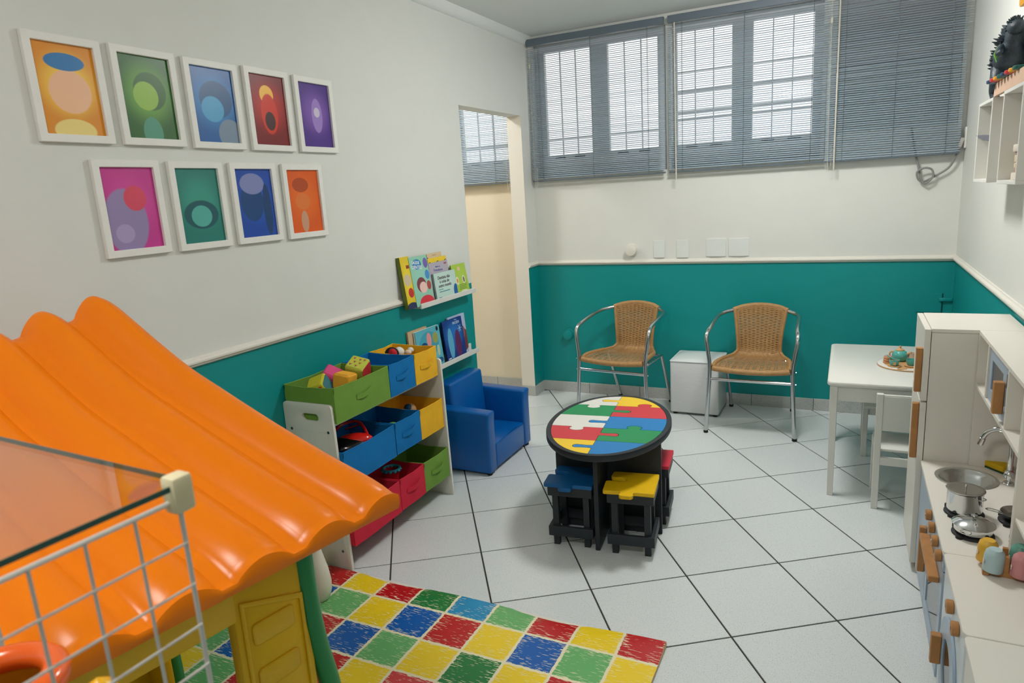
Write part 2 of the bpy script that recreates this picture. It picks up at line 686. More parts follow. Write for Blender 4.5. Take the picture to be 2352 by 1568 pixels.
# windows
def window(nm, x0, x1, panes, bars, glass=GLASS):
    root = bpy.data.objects.new(nm, None)
    COL.objects.link(root)
    struct(root)
    root.location = (x0, 0.06, WZ0)
    W2, H2 = x1 - x0, WZ1 - WZ0
    f = MB()
    f.box(0, W2, 0, 0.04, 0, 0.155).box(0, W2, 0, 0.04, 2.545 - WZ0, H2)
    xs = [0] + [v - x0 for p in panes for v in p] + [W2]
    for k in range(0, len(xs), 2):
        f.box(xs[k], xs[k + 1], 0, 0.04, 0.155, 2.545 - WZ0)
    f.build('frame', WFRAME, root, bevel=0.003, seg=1)
    for p in panes:
        a, b = p[0] - x0, p[1] - x0
        MB().box(a, b, 0.018, 0.022, 0.155, 2.545 - WZ0).build('pane', glass, root, smooth=0)
        for t in (1 / 3, 2 / 3):
            MB().box(a + (b - a) * t - 0.0028, a + (b - a) * t + 0.0028, 0.014, 0.03, 0.155, 2.545 - WZ0).build('muntin', WFRAME, root, smooth=0)
        MB().box(a + 0.06, a + 0.14, -0.006, 0.004, 0.135, 0.15).build('latch', RUBBER, root, bevel=0.002, seg=1)
        MB().box(b - 0.14, b - 0.06, -0.006, 0.004, 0.135, 0.15).build('latch', RUBBER, root, bevel=0.002, seg=1)
    for z, r in bars:
        MB().cyl((0, 0.085, z - WZ0), (W2, 0.085, z - WZ0), r, n=10).build('grille_bar', WFRAME, root)
    return root


window('window_1', WX0, 1.012, [(0.103, 0.458), (0.585, 0.941)], [(1.94, 0.006)])
window('window_2', 1.045, WX1, [(1.07, 1.43), (1.559, 1.919)], [(2.30, 0.006), (2.17, 0.011), (2.035, 0.010), (1.985, 0.008)])
window('window_3', -1.15, -0.15, [(-1.08, -0.68), (-0.62, -0.22)], [(1.93, 0.012)])

# ------------------------------------------------------------------ ceiling lamps
def ceiling_lamp(x, y, w, label, power):
    """surface-mounted opal dome; the dome itself is the light"""
    r = thing('ceiling_lamp', label, 'lamp', (x, y, RZ))
    MB().lathe([(w * 0.8, -0.012), (w * 0.86, -0.010), (w * 0.86, 0.0)], n=32).build('lamp_base', WPLAST, r)
    em = bpy.data.materials.new('opal_dome')
    em.use_nodes = True
    pb = em.node_tree.nodes['Principled BSDF']
    pb.inputs['Base Color'].default_value = (0.9, 0.9, 0.88, 1)
    pb.inputs['Emission Color'].default_value = (*LAMP_COL, 1)
    pb.inputs['Emission Strength'].default_value = power
    MB().lathe([(w * 0.05, -w * 0.48), (w * 0.4, -w * 0.44), (w * 0.75, -w * 0.30), (w * 0.95, -w * 0.12), (w, -0.014)], n=24).build('dome', em, r, smooth=60)


ceiling_lamp(1.72, -1.45, 0.22, 'round opal ceiling lamp over the middle of the room', LAMP_W * 1.45)
ceiling_lamp(1.45, -4.85, 0.22, 'round opal ceiling lamp nearer the camera end of the room', LAMP_W * 1.0)
ceiling_lamp(-0.8, -0.9, 0.14, 'added unseen round opal ceiling lamp brightening the side room beyond the doorway', LAMP_W * 1.9)  # added out of view to brighten the side room walls


# ------------------------------------------------------------------ window blinds
def slat_mesh(L):
    m = MB()
    wd, k = 0.016, 4
    prof = []
    for i in range(k + 1):
        t = i / k - 0.5
        prof.append((t * wd, 0.0014 * (1 - 4 * t * t)))
    vs = []
    for x in (0, L):
        vs += [(x, a, b) for a, b in prof] + [(x, a, b - 0.0004) for a, b in prof[::-1]]
    n = 2 * (k + 1)
    m.add(vs, [(i, (i + 1) % n, n + (i + 1) % n, n + i) for i in range(n)] + [tuple(range(n))[::-1], tuple(range(n, 2 * n))])
    return m.mesh('slat', BLIND, smooth=40)


def blind(x0, x1, y, zt, zb, label, cords, wand=None, cord_x=None, sag=0.0, tilt=26):
    r = thing('window_blind', label, 'blind', (x0, y, zt), group='grey metal venetian blinds')
    L = x1 - x0
    MB().box(0, L, -0.014, 0.014, -0.045, 0).build('headrail', BLINDRAIL, r, bevel=0.002, seg=1)
    MB().box(0, L, -0.009, 0.009, zb - zt - 0.004, zb - zt + 0.006).build('bottom_rail', BLINDRAIL, r, bevel=0.002, seg=1)
    me = slat_mesh(L)
    z, k = -0.062, 0
    rnd = random.Random(int(x0 * 100))
    while zt + z > zb + 0.012:
        fade = max(0.0, 1 - k / 8)
        s = inst('slat', me, r, (0, rnd.uniform(-0.0012, 0.0012), z - sag * fade * 0.6 + rnd.uniform(-0.0006, 0.0006)),
                 (math.radians(tilt + rnd.uniform(-3, 3)), sag * fade * -0.6 + rnd.uniform(-0.0012, 0.0012), 0))
        z -= 0.0128
        k += 1
    for c in cords:
        MB().cyl((c - x0, -0.010, -0.045), (c - x0, -0.010, zb - zt), 0.0011, n=5).build('ladder_cord', BLINDRAIL, r)
        MB().cyl((c - x0, 0.010, -0.045), (c - x0, 0.010, zb - zt), 0.0011, n=5).build('ladder_cord', BLINDRAIL, r)
    if wand:
        MB().cyl((wand[0] - x0, -0.028, -0.05), (wand[1] - x0, -0.028, wand[2] - zt), 0.0042, n=8).build('tilt_wand', CORD, r)
    if cord_x is not None:
        m = MB().tube(smooth_path([(cord_x - x0, -0.022, -0.05), (cord_x - x0, -0.022, -0.5), (cord_x - x0 + 0.004, -0.022, zb - zt - 0.01), (cord_x - x0 + 0.012, -0.022, zb - zt - 0.035),
                                   (cord_x - x0 + 0.022, -0.022, zb - zt - 0.01), (cord_x - x0 + 0.02, -0.022, zb - zt + 0.1)], 5), 0.0012, 5)
        m.build('pull_cord', CORD, r)
        MB().lathe([(0.002, 0), (0.007, 0.004), (0.006, 0.03), (0.002, 0.034)], (cord_x - x0, -0.022, -0.20), 8).build('cord_tassel', CORD, r)
    return r


blind(0.018, 1.014, -0.052, 2.63, 1.637, 'leftmost grey venetian blind in the room, beside the doorway corner', (0.11, 0.50, 0.90), None, 0.045, sag=0.012)
blind(1.04, 2.00, -0.052, 2.63, 1.637, 'middle grey venetian blind with a long pale tilt wand at its left end', (1.13, 1.52, 1.92), (1.087, 1.092, 1.587), None)
blind(2.004, 2.712, -0.056, 2.63, 1.633, 'right-hand grey venetian blind hanging in front of the air conditioner', (2.10, 2.37, 2.64), (2.062, 2.058, 1.584), 2.02)
blind(-1.12, -0.165, -0.052, 2.63, 1.642, 'grey venetian blind seen through the doorway in the side room', (-0.9, -0.6, -0.29), None, -0.19, tilt=33)

# air conditioner behind the right-hand blind
r = thing('air_conditioner', 'white air conditioner set in the wall behind the right-hand blind', 'air conditioner', (AX0, 0, AZ0))
MB().box(0.005, 0.645, -0.028, 0.15, 0.002, 0.375).build('case', mat('ac_case', (190, 196, 194), 0.45), r, bevel=0.008)
for k in range(9):
    MB().box(0.04, 0.44, -0.033, -0.027, 0.05 + k * 0.033, 0.058 + k * 0.033).build('louvre', mat('ac_louvre', (180, 186, 186), 0.5), r, smooth=0)
MB().box(0.48, 0.61, -0.033, -0.027, 0.05, 0.32).build('control_panel', mat('ac_panel', (170, 176, 176), 0.5), r, bevel=0.003, seg=1)
struct(MB().box(AX0, AX1, 0.0, 0.15, AZ0 + 0.377, WZ1).build('trim_6', mat('grey_board', (176, 178, 178), 0.7), smooth=0))
# power cable with a loose loop, plugged into the corner socket
pts = [(2.468, -0.020, 1.80), (2.488, -0.022, 1.687), (2.517, -0.03, 1.559), (2.534, -0.036, 1.487), (2.557, -0.04, 1.472), (2.589, -0.045, 1.505), (2.583, -0.05, 1.548),
       (2.545, -0.05, 1.561), (2.509, -0.048, 1.539), (2.518, -0.044, 1.496), (2.55, -0.03, 1.484), (2.604, -0.03, 1.511), (2.668, -0.035, 1.555), (2.697, -0.04, 1.615), (2.712, -0.045, 1.655)]
c = thing('power_cable', 'grey power cable knotted in a loop below the right-hand blind', 'cable', (2.5, 0, 1.5))
MB().tube([Vector(p) - Vector((2.5, 0, 1.5)) for p in smooth_path(pts, 6)], 0.0062, 8).build('lead', mat('cable_grey', (140, 140, 136), 0.5), c)
MB().obox((0.218, -0.048, 0.19), (0.010, 0.011, 0.028), Matrix.Rotation(0.3, 3, 'Y')).build('plug', mat('clear_plug', (178, 176, 168), 0.3), c, bevel=0.004)
r = thing('wall_socket', 'narrow white wall socket on the right wall by the window corner', 'socket', (RX, -0.045, 1.72))
MB().box(-0.010, 0, -0.035, 0.035, -0.062, 0.056).build('plate', WPLAST, r, bevel=0.004)
MB().cyl((-0.0115, 0, 0.01), (-0.009, 0, 0.01), 0.016, n=16).build('outlet', mat('socket_grey', (150, 150, 148), 0.5), r)


# wall plates and caps on the back wall
def plate(x0, x1, z0, z1, label):
    r = thing('blank_plate', label, 'wall plate', ((x0 + x1) / 2, 0, z0), group='blank white wall plates')
    w2, h2 = (x1 - x0) / 2, z1 - z0
    MB().box(-w2, w2, -0.003, 0, 0, h2).build('back_plate', WPLAST, r, bevel=0.001, seg=1)
    poly = [(-w2, -0.003)] + [(-w2 + 2 * w2 * k / 10, -0.006 - 0.006 * math.sin(PI * k / 10)) for k in range(11)] + [(w2, -0.003)]
    MB().prism(poly, 0.001, h2 - 0.001).build('cover', mat('plate_white', (224, 228, 224), 0.4), r, bevel=0.001, seg=1)


plate(0.908, 0.989, 1.050, 1.172, 'narrow blank white plate nearest the round white cap')
plate(1.072, 1.156, 1.048, 1.172, 'narrow blank white plate, second from the round white cap')
plate(1.277, 1.408, 1.053, 1.175, 'wide blank white plate, left of the wide pair')
plate(1.426, 1.559, 1.053, 1.175, 'wide blank white plate, right of the wide pair')


def cap(x, z, r0, d, m, label):
    r = thing('pipe_cap', label, 'pipe cap', (x, 0, z))
    MB().cyl((0, 0, 0), (0, -0.008, 0), r0 * 1.15, n=24).build('flange', m, r, bevel=0.002, seg=1)
    MB().cyl((0, -0.008, 0), (0, -d, 0), r0, r0 * 0.97, n=24).build('cap', m, r, bevel=0.003)


cap(0.752, 1.108, 0.040, 0.05, TRIM, 'round white pipe cap on the back wall above the chair rail')
cap(0.236, 0.465, 0.037, 0.045, TEAL, 'round teal painted pipe cap low on the back wall')
r = thing('access_panel', 'teal painted square access panel in the back corner', 'wall panel', (2.62, 0, 0.69))
MB().box(-0.068, 0.066, -0.006, 0, 0, 0.115).build('cover', TEAL, r, bevel=0.001, seg=1)
MB().box(0.05, 0.12, -0.018, -0.0061, 0.070, 0.092).build('conduit', TEAL, r, bevel=0.003)
MB().cyl((0.069, -0.003, -0.03), (0.069, -0.003, 0.118), 0.0022, n=6).build('wire', mat('dark_teal', (0, 60, 62), 0.6), r)

# ------------------------------------------------------------------ framed prints on the left wall
FRAMEW = mat('frame_white', (236, 235, 229), 0.45, var=0.015, vscale=30)


def poster(y0, y1, z0, z1, pm, label):
    r = thing('framed_print', label, 'picture', (0, (y0 + y1) / 2, z0), PI / 2, 'white framed prints on the left wall')
    w2, h = (y1 - y0) / 2, z1 - z0
    t, d = 0.024, 0.017
    m = MB()
    o = [(-w2, 0), (w2, 0), (w2, h), (-w2, h)]
    i = [(-w2 + t, t), (w2 - t, t), (w2 - t, h - t), (-w2 + t, h - t)]
    m.ring(o, i, -0.001, -d, 'y')
    m.build('frame', FRAMEW, r, bevel=0.0016, seg=1, smooth=0)
    MB().box(-w2 + t - 0.002, w2 - t + 0.002, -0.0065, -0.001, t - 0.002, h - t + 0.002).build('print', pm, r, smooth=0)


PST = [
    ('orange', (222, 140, 14), (250, 205, 70), [(0.52, 0.48, 0.36, 0.25, (242, 190, 150)), (0.50, 0.80, 0.34, 0.10, (36, 118, 178)), (0.5, 0.05, 0.36, 0.14, (238, 214, 130))], 'with an orange ground, top row'),
    ('green', (26, 92, 20), (96, 160, 40), [(0.55, 0.58, 0.33, 0.24, (40, 96, 28)), (0.46, 0.52, 0.25, 0.18, (142, 186, 62)), (0.5, 0.08, 0.2, 0.2, (72, 146, 118))], 'with a green ground'),
    ('blue', (8, 92, 160), (30, 130, 196), [(0.55, 0.58, 0.4, 0.26, (18, 82, 132)), (0.45, 0.45, 0.27, 0.18, (70, 160, 206)), (0.8, 0.12, 0.3, 0.22, (120, 140, 160))], 'with a blue ground, top row'),
    ('red', (120, 10, 12), (186, 30, 14), [(0.47, 0.72, 0.2, 0.14, (250, 190, 70)), (0.5, 0.45, 0.24, 0.3, (210, 50, 20)), (0.5, 0.35, 0.15, 0.14, (66, 24, 22))], 'with a dark red ground'),
    ('purple', (76, 44, 132), (124, 84, 172), [(0.55, 0.5, 0.18, 0.28, (158, 128, 200)), (0.55, 0.55, 0.1, 0.08, (206, 196, 216))], 'with a purple ground'),
    ('pink', (196, 52, 142), (212, 70, 156), [(0.36, 0.34, 0.42, 0.42, (150, 132, 178)), (0.58, 0.62, 0.22, 0.16, (216, 70, 96)), (0.3, 0.2, 0.18, 0.12, (172, 154, 196))], 'with a pink ground'),
    ('teal', (28, 122, 112), (50, 150, 132), [(0.5, 0.38, 0.42, 0.2, (12, 84, 92)), (0.5, 0.36, 0.25, 0.15, (78, 172, 160))], 'with a teal green ground'),
    ('navy', (14, 70, 164), (20, 86, 186), [(0.4, 0.52, 0.32, 0.3, (12, 66, 122)), (0.45, 0.78, 0.34, 0.16, (128, 136, 186)), (0.8, 0.4, 0.12, 0.4, (14, 60, 110))], 'with a deep blue ground, lower row'),
    ('tangerine', (222, 90, 12), (230, 106, 24), [(0.42, 0.76, 0.26, 0.12, (176, 70, 16)), (0.45, 0.5, 0.24, 0.14, (226, 120, 50)), (0.45, 0.18, 0.12, 0.18, (200, 150, 120))], 'with a bright orange ground, lower row'),
]
PPOS = [(-3.568, -3.334, 1.792, 2.103), (-3.303, -3.064, 1.792, 2.106), (-3.030, -2.789, 1.790, 2.104), (-2.754, -2.516, 1.790, 2.110), (-2.481, -2.239, 1.791, 2.108),
        (-3.431, -3.193, 1.431, 1.744), (-3.157, -2.924, 1.428, 1.742), (-2.890, -2.653, 1.428, 1.741), (-2.615, -2.373, 1.425, 1.738)]
for (nm, bg, gw, bl, tx), pp in zip(PST, PPOS):
    poster(*pp, print_mat('print_' + nm, bg, gw, bl), 'white framed print ' + tx)


# ------------------------------------------------------------------ picture ledges with books
def ledge(y0, y1, z, label):
    r = thing('picture_ledge', label, 'shelf', (0, y0, z))
    L = y1 - y0
    MB().box(0, 0.068, 0, L, 0, 0.010).build('shelf_board', WPLAST, r, bevel=0.0015, seg=1)
    MB().box(0.060, 0.070, -0.0005, L + 0.0005, -0.002, 0.026).build('front_lip', WPLAST, r, bevel=0.0015, seg=1)
    MB().box(0, 0.010, 0, L, 0.010, 0.05).build('back_strip', WPLAST, r, bevel=0.0015, seg=1)


ledge(-1.752, -1.137, 0.973, 'upper white picture ledge holding books on the left wall')
ledge(-1.80, -1.143, 0.592, 'lower white picture ledge behind the toy bins')

PAGE = mat('paper_edge', (222, 214, 196), 0.8)


def book(yc, z, w, h, th, xb, tilt, label, cover, side, roll=0.0, group='books on the ledges'):
    """stands on its lower edge leaning back on the wall; yc centre along wall, xb distance of front face foot from wall"""
    r = thing('book', label, 'book', (xb, yc, z + th * math.sin(tilt) + 0.0003), PI / 2, group)
    r.rotation_euler = (Matrix.Rotation(PI / 2, 3, 'Z') @ Matrix.Rotation(-tilt, 3, 'X') @ Matrix.Rotation(roll, 3, 'Y')).to_euler()
    m = MB()
    m.box(-w / 2, w / 2, 0.0, 0.0018, 0, h).box(-w / 2, w / 2, th - 0.0018, th, 0, h).box(-w / 2, -w / 2 + 0.0018, 0, th, 0, h)
    m.build('cover', side, r, smooth=0)
    MB().box(-w / 2 + 0.0019, w / 2 - 0.003, 0.0019, th - 0.0019, 0.003, h - 0.003).build('pages', PAGE, r, smooth=0)
    MB().box(-w / 2, w / 2, -0.0004, -0.00005, 0, h).build('cover_print', cover, r, smooth=0)
    return r


def words(r, body, size, rgb, x, zz, rot=0.0, align='CENTER', **kw):
    return text_mesh('lettering', body, size, mat('ink_%d_%d_%d' % rgb, rgb, 0.5), r, (x, -0.0007, zz), (PI / 2, rot, 0), align, **kw)


def line_print(r, x, zz, w, h, rgb):
    return MB().box(x, x + w, -0.0008, -0.0003, zz, zz + h).build('printed_line', mat('ink_%d_%d_%d' % rgb, rgb, 0.5), r, smooth=0)


def solid(name, rgb):
    return mat('cover_' + name, rgb, 0.35)


z1 = 0.983
# yellow book, slightly turned
b = book(-1.815, z1, 0.085, 0.280, 0.026, 0.056, 0.12, 'yellow picture book at the left end of the upper ledge', print_mat('cv_yellow', (226, 196, 30), (236, 210, 50), [(0.45, 0.55, 0.4, 0.12, (206, 190, 160)), (0.6, 0.3, 0.3, 0.1, (190, 40, 40)), (0.5, 0.04, 0.6, 0.08, (40, 44, 90))]), solid('olive', (96, 112, 30)))
line_print(b, 0.004, 0.215, 0.028, 0.018, (150, 60, 30))
b = book(-1.690, z1, 0.178, 0.272, 0.014, 0.058, 0.12, 'pale green book titled Saude Dentes on the upper ledge',
         print_mat('cv_saude', (146, 204, 176), (150, 208, 190), [(0.38, 0.84, 0.26, 0.11, (24, 128, 186)), (0.46, 0.42, 0.27, 0.16, (124, 54, 62)), (0.54, 0.36, 0.22, 0.12, (242, 200, 190)), (0.6, 0.05, 0.42, 0.15, (214, 44, 62)), (0.86, 0.84, 0.13, 0.11, (110, 92, 168)), (0.86, 0.6, 0.13, 0.1, (60, 140, 206)), (0.86, 0.38, 0.12, 0.1, (170, 70, 60))]), solid('teal', (70, 150, 150)))
words(b, 'SAÚDE', 0.024, (240, 244, 244), -0.030, 0.238, 0.10, bold=0.0004)
words(b, 'e', 0.016, (240, 244, 244), -0.045, 0.222, 0.10)
words(b, 'DENTES', 0.027, (240, 244, 244), -0.024, 0.212, 0.10, bold=0.0004)
book(-1.592, z1, 0.030, 0.268, 0.020, 0.040, 0.10, 'dark green spined book wedged beside the pale green one', solid('dkgreen', (30, 70, 52)), solid('dkgreen2', (36, 62, 60)))
b = book(-1.502, z1, 0.178, 0.270, 0.006, 0.024, 0.06, 'tall cream booklet at the back of the upper ledge', solid('cream', (216, 190, 150)), solid('cream2', (200, 176, 140)))
line_print(b, -0.085, 0.238, 0.03, 0.012, (110, 112, 160))
line_print(b, -0.01, 0.255, 0.04, 0.006, (180, 160, 130))
b = book(-1.482, z1, 0.210, 0.244, 0.006, 0.032, 0.07, 'yellow book with dark curved bands on the upper ledge', solid('ylw', (240, 206, 40)), solid('ylw2', (220, 190, 40)))
for k, (sx, sz) in enumerate(((-0.085, 0.205), (0.0, 0.206), (0.085, 0.207))):
    MB().tube([(sx - 0.018 + 0.036 * t / 6, -0.0006, sz + 0.016 * math.sin(PI * 0.5 * t / 6)) for t in range(7)], 0.0022, 5).build('printed_band', solid('band', (70, 90, 74)), b)
b = book(-1.480, z1, 0.206, 0.218, 0.006, 0.040, 0.08, 'lilac book titled Viagem ao Consultorio behind the dentist book', solid('lilac', (178, 172, 186)), solid('lilac2', (150, 144, 160)))
words(b, 'viagem ao', 0.013, (44, 62, 150), -0.01, 0.192, 0.05)
words(b, 'Consultório', 0.020, (44, 62, 150), -0.008, 0.172, 0.05)
line_print(b, 0.062, 0.198, 0.026, 0.010, (170, 80, 100))
b = book(-1.452, z1, 0.236, 0.156, 0.012, 0.058, 0.10, 'pale mint book titled Dentista nao e coisa do outro mundo',
         print_mat('cv_dent', (190, 218, 208), (196, 224, 214), [(0.93, 0.18, 0.11, 0.3, (22, 92, 168))]), solid('mint', (170, 196, 190)))
words(b, 'Dentista não\né coisa do\noutro mundo', 0.026, (70, 40, 62), -0.012, 0.103, 0.0, line=0.9, bold=0.0003)
line_print(b, -0.085, 0.058, 0.05, 0.003, (24, 110, 130))
line_print(b, -0.082, 0.044, 0.115, 0.004, (24, 110, 130))
line_print(b, -0.095, 0.010, 0.03, 0.006, (30, 60, 80))
b = book(-1.258, z1, 0.165, 0.180, 0.006, 0.050, 0.16, 'lime green leaflet at the right end of the upper ledge',
         print_mat('cv_lime', (166, 198, 62), (172, 204, 70), [(0.5, 0.84, 0.1, 0.08, (226, 190, 150)), (0.26, 0.45, 0.11, 0.15, (226, 228, 196)), (0.72, 0.45, 0.11, 0.15, (226, 228, 196)), (0.26, 0.45, 0.06, 0.08, (220, 150, 40)), (0.72, 0.45, 0.06, 0.1, (110, 90, 96)), (0.62, 0.06, 0.26, 0.05, (226, 226, 206))]), solid('lime', (140, 170, 60)), roll=-0.0)
for k in range(4):
    line_print(b, -0.025 - 0.003 * k, 0.052 - 0.009 * k, 0.085, 0.003, (80, 112, 40))

z2 = 0.602
book(-1.735, z2, 0.190, 0.250, 0.012, 0.026, 0.06, 'light wooden board book at the back of the lower ledge', solid('wood', (200, 172, 136)), solid('wood2', (190, 150, 110)))
book(-1.660, z2, 0.250, 0.240, 0.014, 0.050, 0.10, 'pale blue sea animals book on the lower ledge',
     print_mat('cv_sea', (92, 178, 196), (120, 196, 208), [(0.5, 0.62, 0.42, 0.32, (66, 160, 184)), (0.52, 0.72, 0.1, 0.18, (232, 150, 150)), (0.78, 0.72, 0.12, 0.14, (156, 160, 90)), (0.3, 0.6, 0.14, 0.1, (20, 72, 122)), (0.84, 0.4, 0.06, 0.14, (190, 206, 170)), (0.55, 0.35, 0.1, 0.12, (24, 34, 46)), (0.85, 0.15, 0.14, 0.07, (28, 92, 136)), (0.9, 0.92, 0.05, 0.06, (20, 30, 44))]), solid('sea', (210, 220, 214)))
book(-1.318, z2, 0.200, 0.252, 0.012, 0.036, 0.08, 'pale blue book with a reddish town scene behind the dark blue one',
     print_mat('cv_town', (176, 192, 220), (190, 204, 226), [(0.75, 0.35, 0.4, 0.3, (112, 56, 66)), (0.8, 0.55, 0.12, 0.16, (150, 90, 90))]), solid('town', (160, 176, 210)))
b = book(-1.392, z2, 0.225, 0.244, 0.012, 0.054, 0.10, 'dark blue book with a snowflake and silver title on the lower ledge',
         print_mat('cv_frozen', (14, 52, 128), (30, 110, 190), [(0.3, 0.42, 0.14, 0.4, (92, 170, 206)), (0.66, 0.36, 0.16, 0.36, (96, 36, 92))], gc=(0.5, 0.6)), solid('navy', (18, 46, 110)))
words(b, 'FROZEN', 0.022, (206, 222, 236), 0.040, 0.215, 0.0, spacing=0.9)
words(b, 'Disney', 0.010, (206, 222, 236), 0.040, 0.234)
line_print(b, -0.1, 0.014, 0.034, 0.007, (220, 226, 236))
for k in range(3):
    MB().box(0.052, 0.098, -0.0008, -0.0003, -0.0014, 0.0014).xform(Matrix.Translation((0.075, 0, 0.175)) @ Matrix.Rotation(PI * k / 3, 4, 'Y') @ Matrix.Translation((-0.075, 0, 0))).build('snowflake_arm', solid('snow', (206, 226, 240)), b, smooth=0)

# ------------------------------------------------------------------ toy bin rack
BX0, BX1 = 0.006, 0.276
RY_A, RY_B = -2.775, -1.945
PANEL = mat('rack_white', (222, 220, 210), 0.45)
r = thing('toy_rack', 'white toy rack with two side panels holding three rows of cloth bins', 'rack', (0.003, RY_A, 0))
L = RY_B - RY_A


def slot(cx, cz, w, h, n=6):
    return rrect(cx - w, cx + w, cz - h, cz + h, h * 0.98, n)


def ray_hit(poly, c, d):
    best = None
    for k in range(len(poly)):
        a, b = Vector(poly[k - 1]), Vector(poly[k])
        e = b - a
        den = d.x * e.y - d.y * e.x
        if abs(den) < 1e-9:
            continue
        w0 = a - c
        t = (w0.x * e.y - w0.y * e.x) / den
        u = (w0.x * d.y - w0.y * d.x) / den
        if t > 0 and -1e-6 <= u <= 1 + 1e-6 and (best is None or t < best):
            best = t
    return c + d * best


def plate_with_hole(outer, inner, c, n=10):
    """outer convex outline densified, inner outline seen from c along the same rays"""
    c = Vector(c)
    o2, i2 = [], []
    for k in range(len(outer)):
        a, b = Vector(outer[k]), Vector(outer[(k + 1) % len(outer)])
        m = n if (b - a).length > 0.05 else 1
        for j in range(m):
            o2.append(a.lerp(b, j / m))
    for p in o2:
        i2.append(ray_hit(inner, c, (p - c).normalized()))
    return [tuple(p) for p in o2], [tuple(p) for p in i2]


def side_panel(y0, y1, xf):
    H, D = 0.752, xf
    sx, sz = 0.145, 0.692
    outer = [p for p in rrect(0.0, D, 0.1, H, 0.016, 5) if p[1] > 0.4] + [(0.0, 0.0), (D + 0.012, 0.0)]
    o2, i2 = plate_with_hole(outer, slot(sx, sz, 0.045, 0.016, 8), (sx, sz), 24)
    return MB().ring(o2, i2, y0, y1, 'y')


pn = side_panel(0, 0.015, 0.263).build('side_panel', PANEL, r, bevel=0.0022, seg=2, smooth=30)
for k in range(6):
    x = 0.05 + 0.036 * k
    MB().box(x, x + 0.0012, -0.00015, 0.0003, 0.10, 0.63).build('groove', mat('groove', (208, 210, 206), 0.6), pn, smooth=0)
for zz in (0.63, 0.10):
    MB().box(0.05, 0.23, -0.00015, 0.0003, zz, zz + 0.0012).build('groove', mat('groove', (208, 210, 206), 0.6), pn, smooth=0)
for x, zz in ((0.035, 0.633), (0.235, 0.633), (0.235, 0.09), (0.035, 0.09)):
    MB().cyl((x, -0.0012, zz), (x, 0.002, zz), 0.0062, n=12).build('bolt', mat('bolt', (120, 124, 126), 0.35, 0.9), pn)
side_panel(L - 0.015, L, 0.288).build('side_panel', PANEL, r, bevel=0.0022, seg=2, smooth=30)
for zt_ in (0.664, 0.388, 0.118):
    for x in (0.03, 0.235):
        MB().cyl((x, 0.012, zt_ - 0.010), (x, L - 0.012, zt_ - 0.010), 0.0075, n=10).build('rod', PANEL, r)

FGREEN = fabric('bin_green', (112, 152, 62))
FBLUE = fabric('bin_blue', (8, 112, 178))
FYEL = fabric('bin_yellow', (236, 180, 40))
FRED = fabric('bin_red', (206, 38, 62))


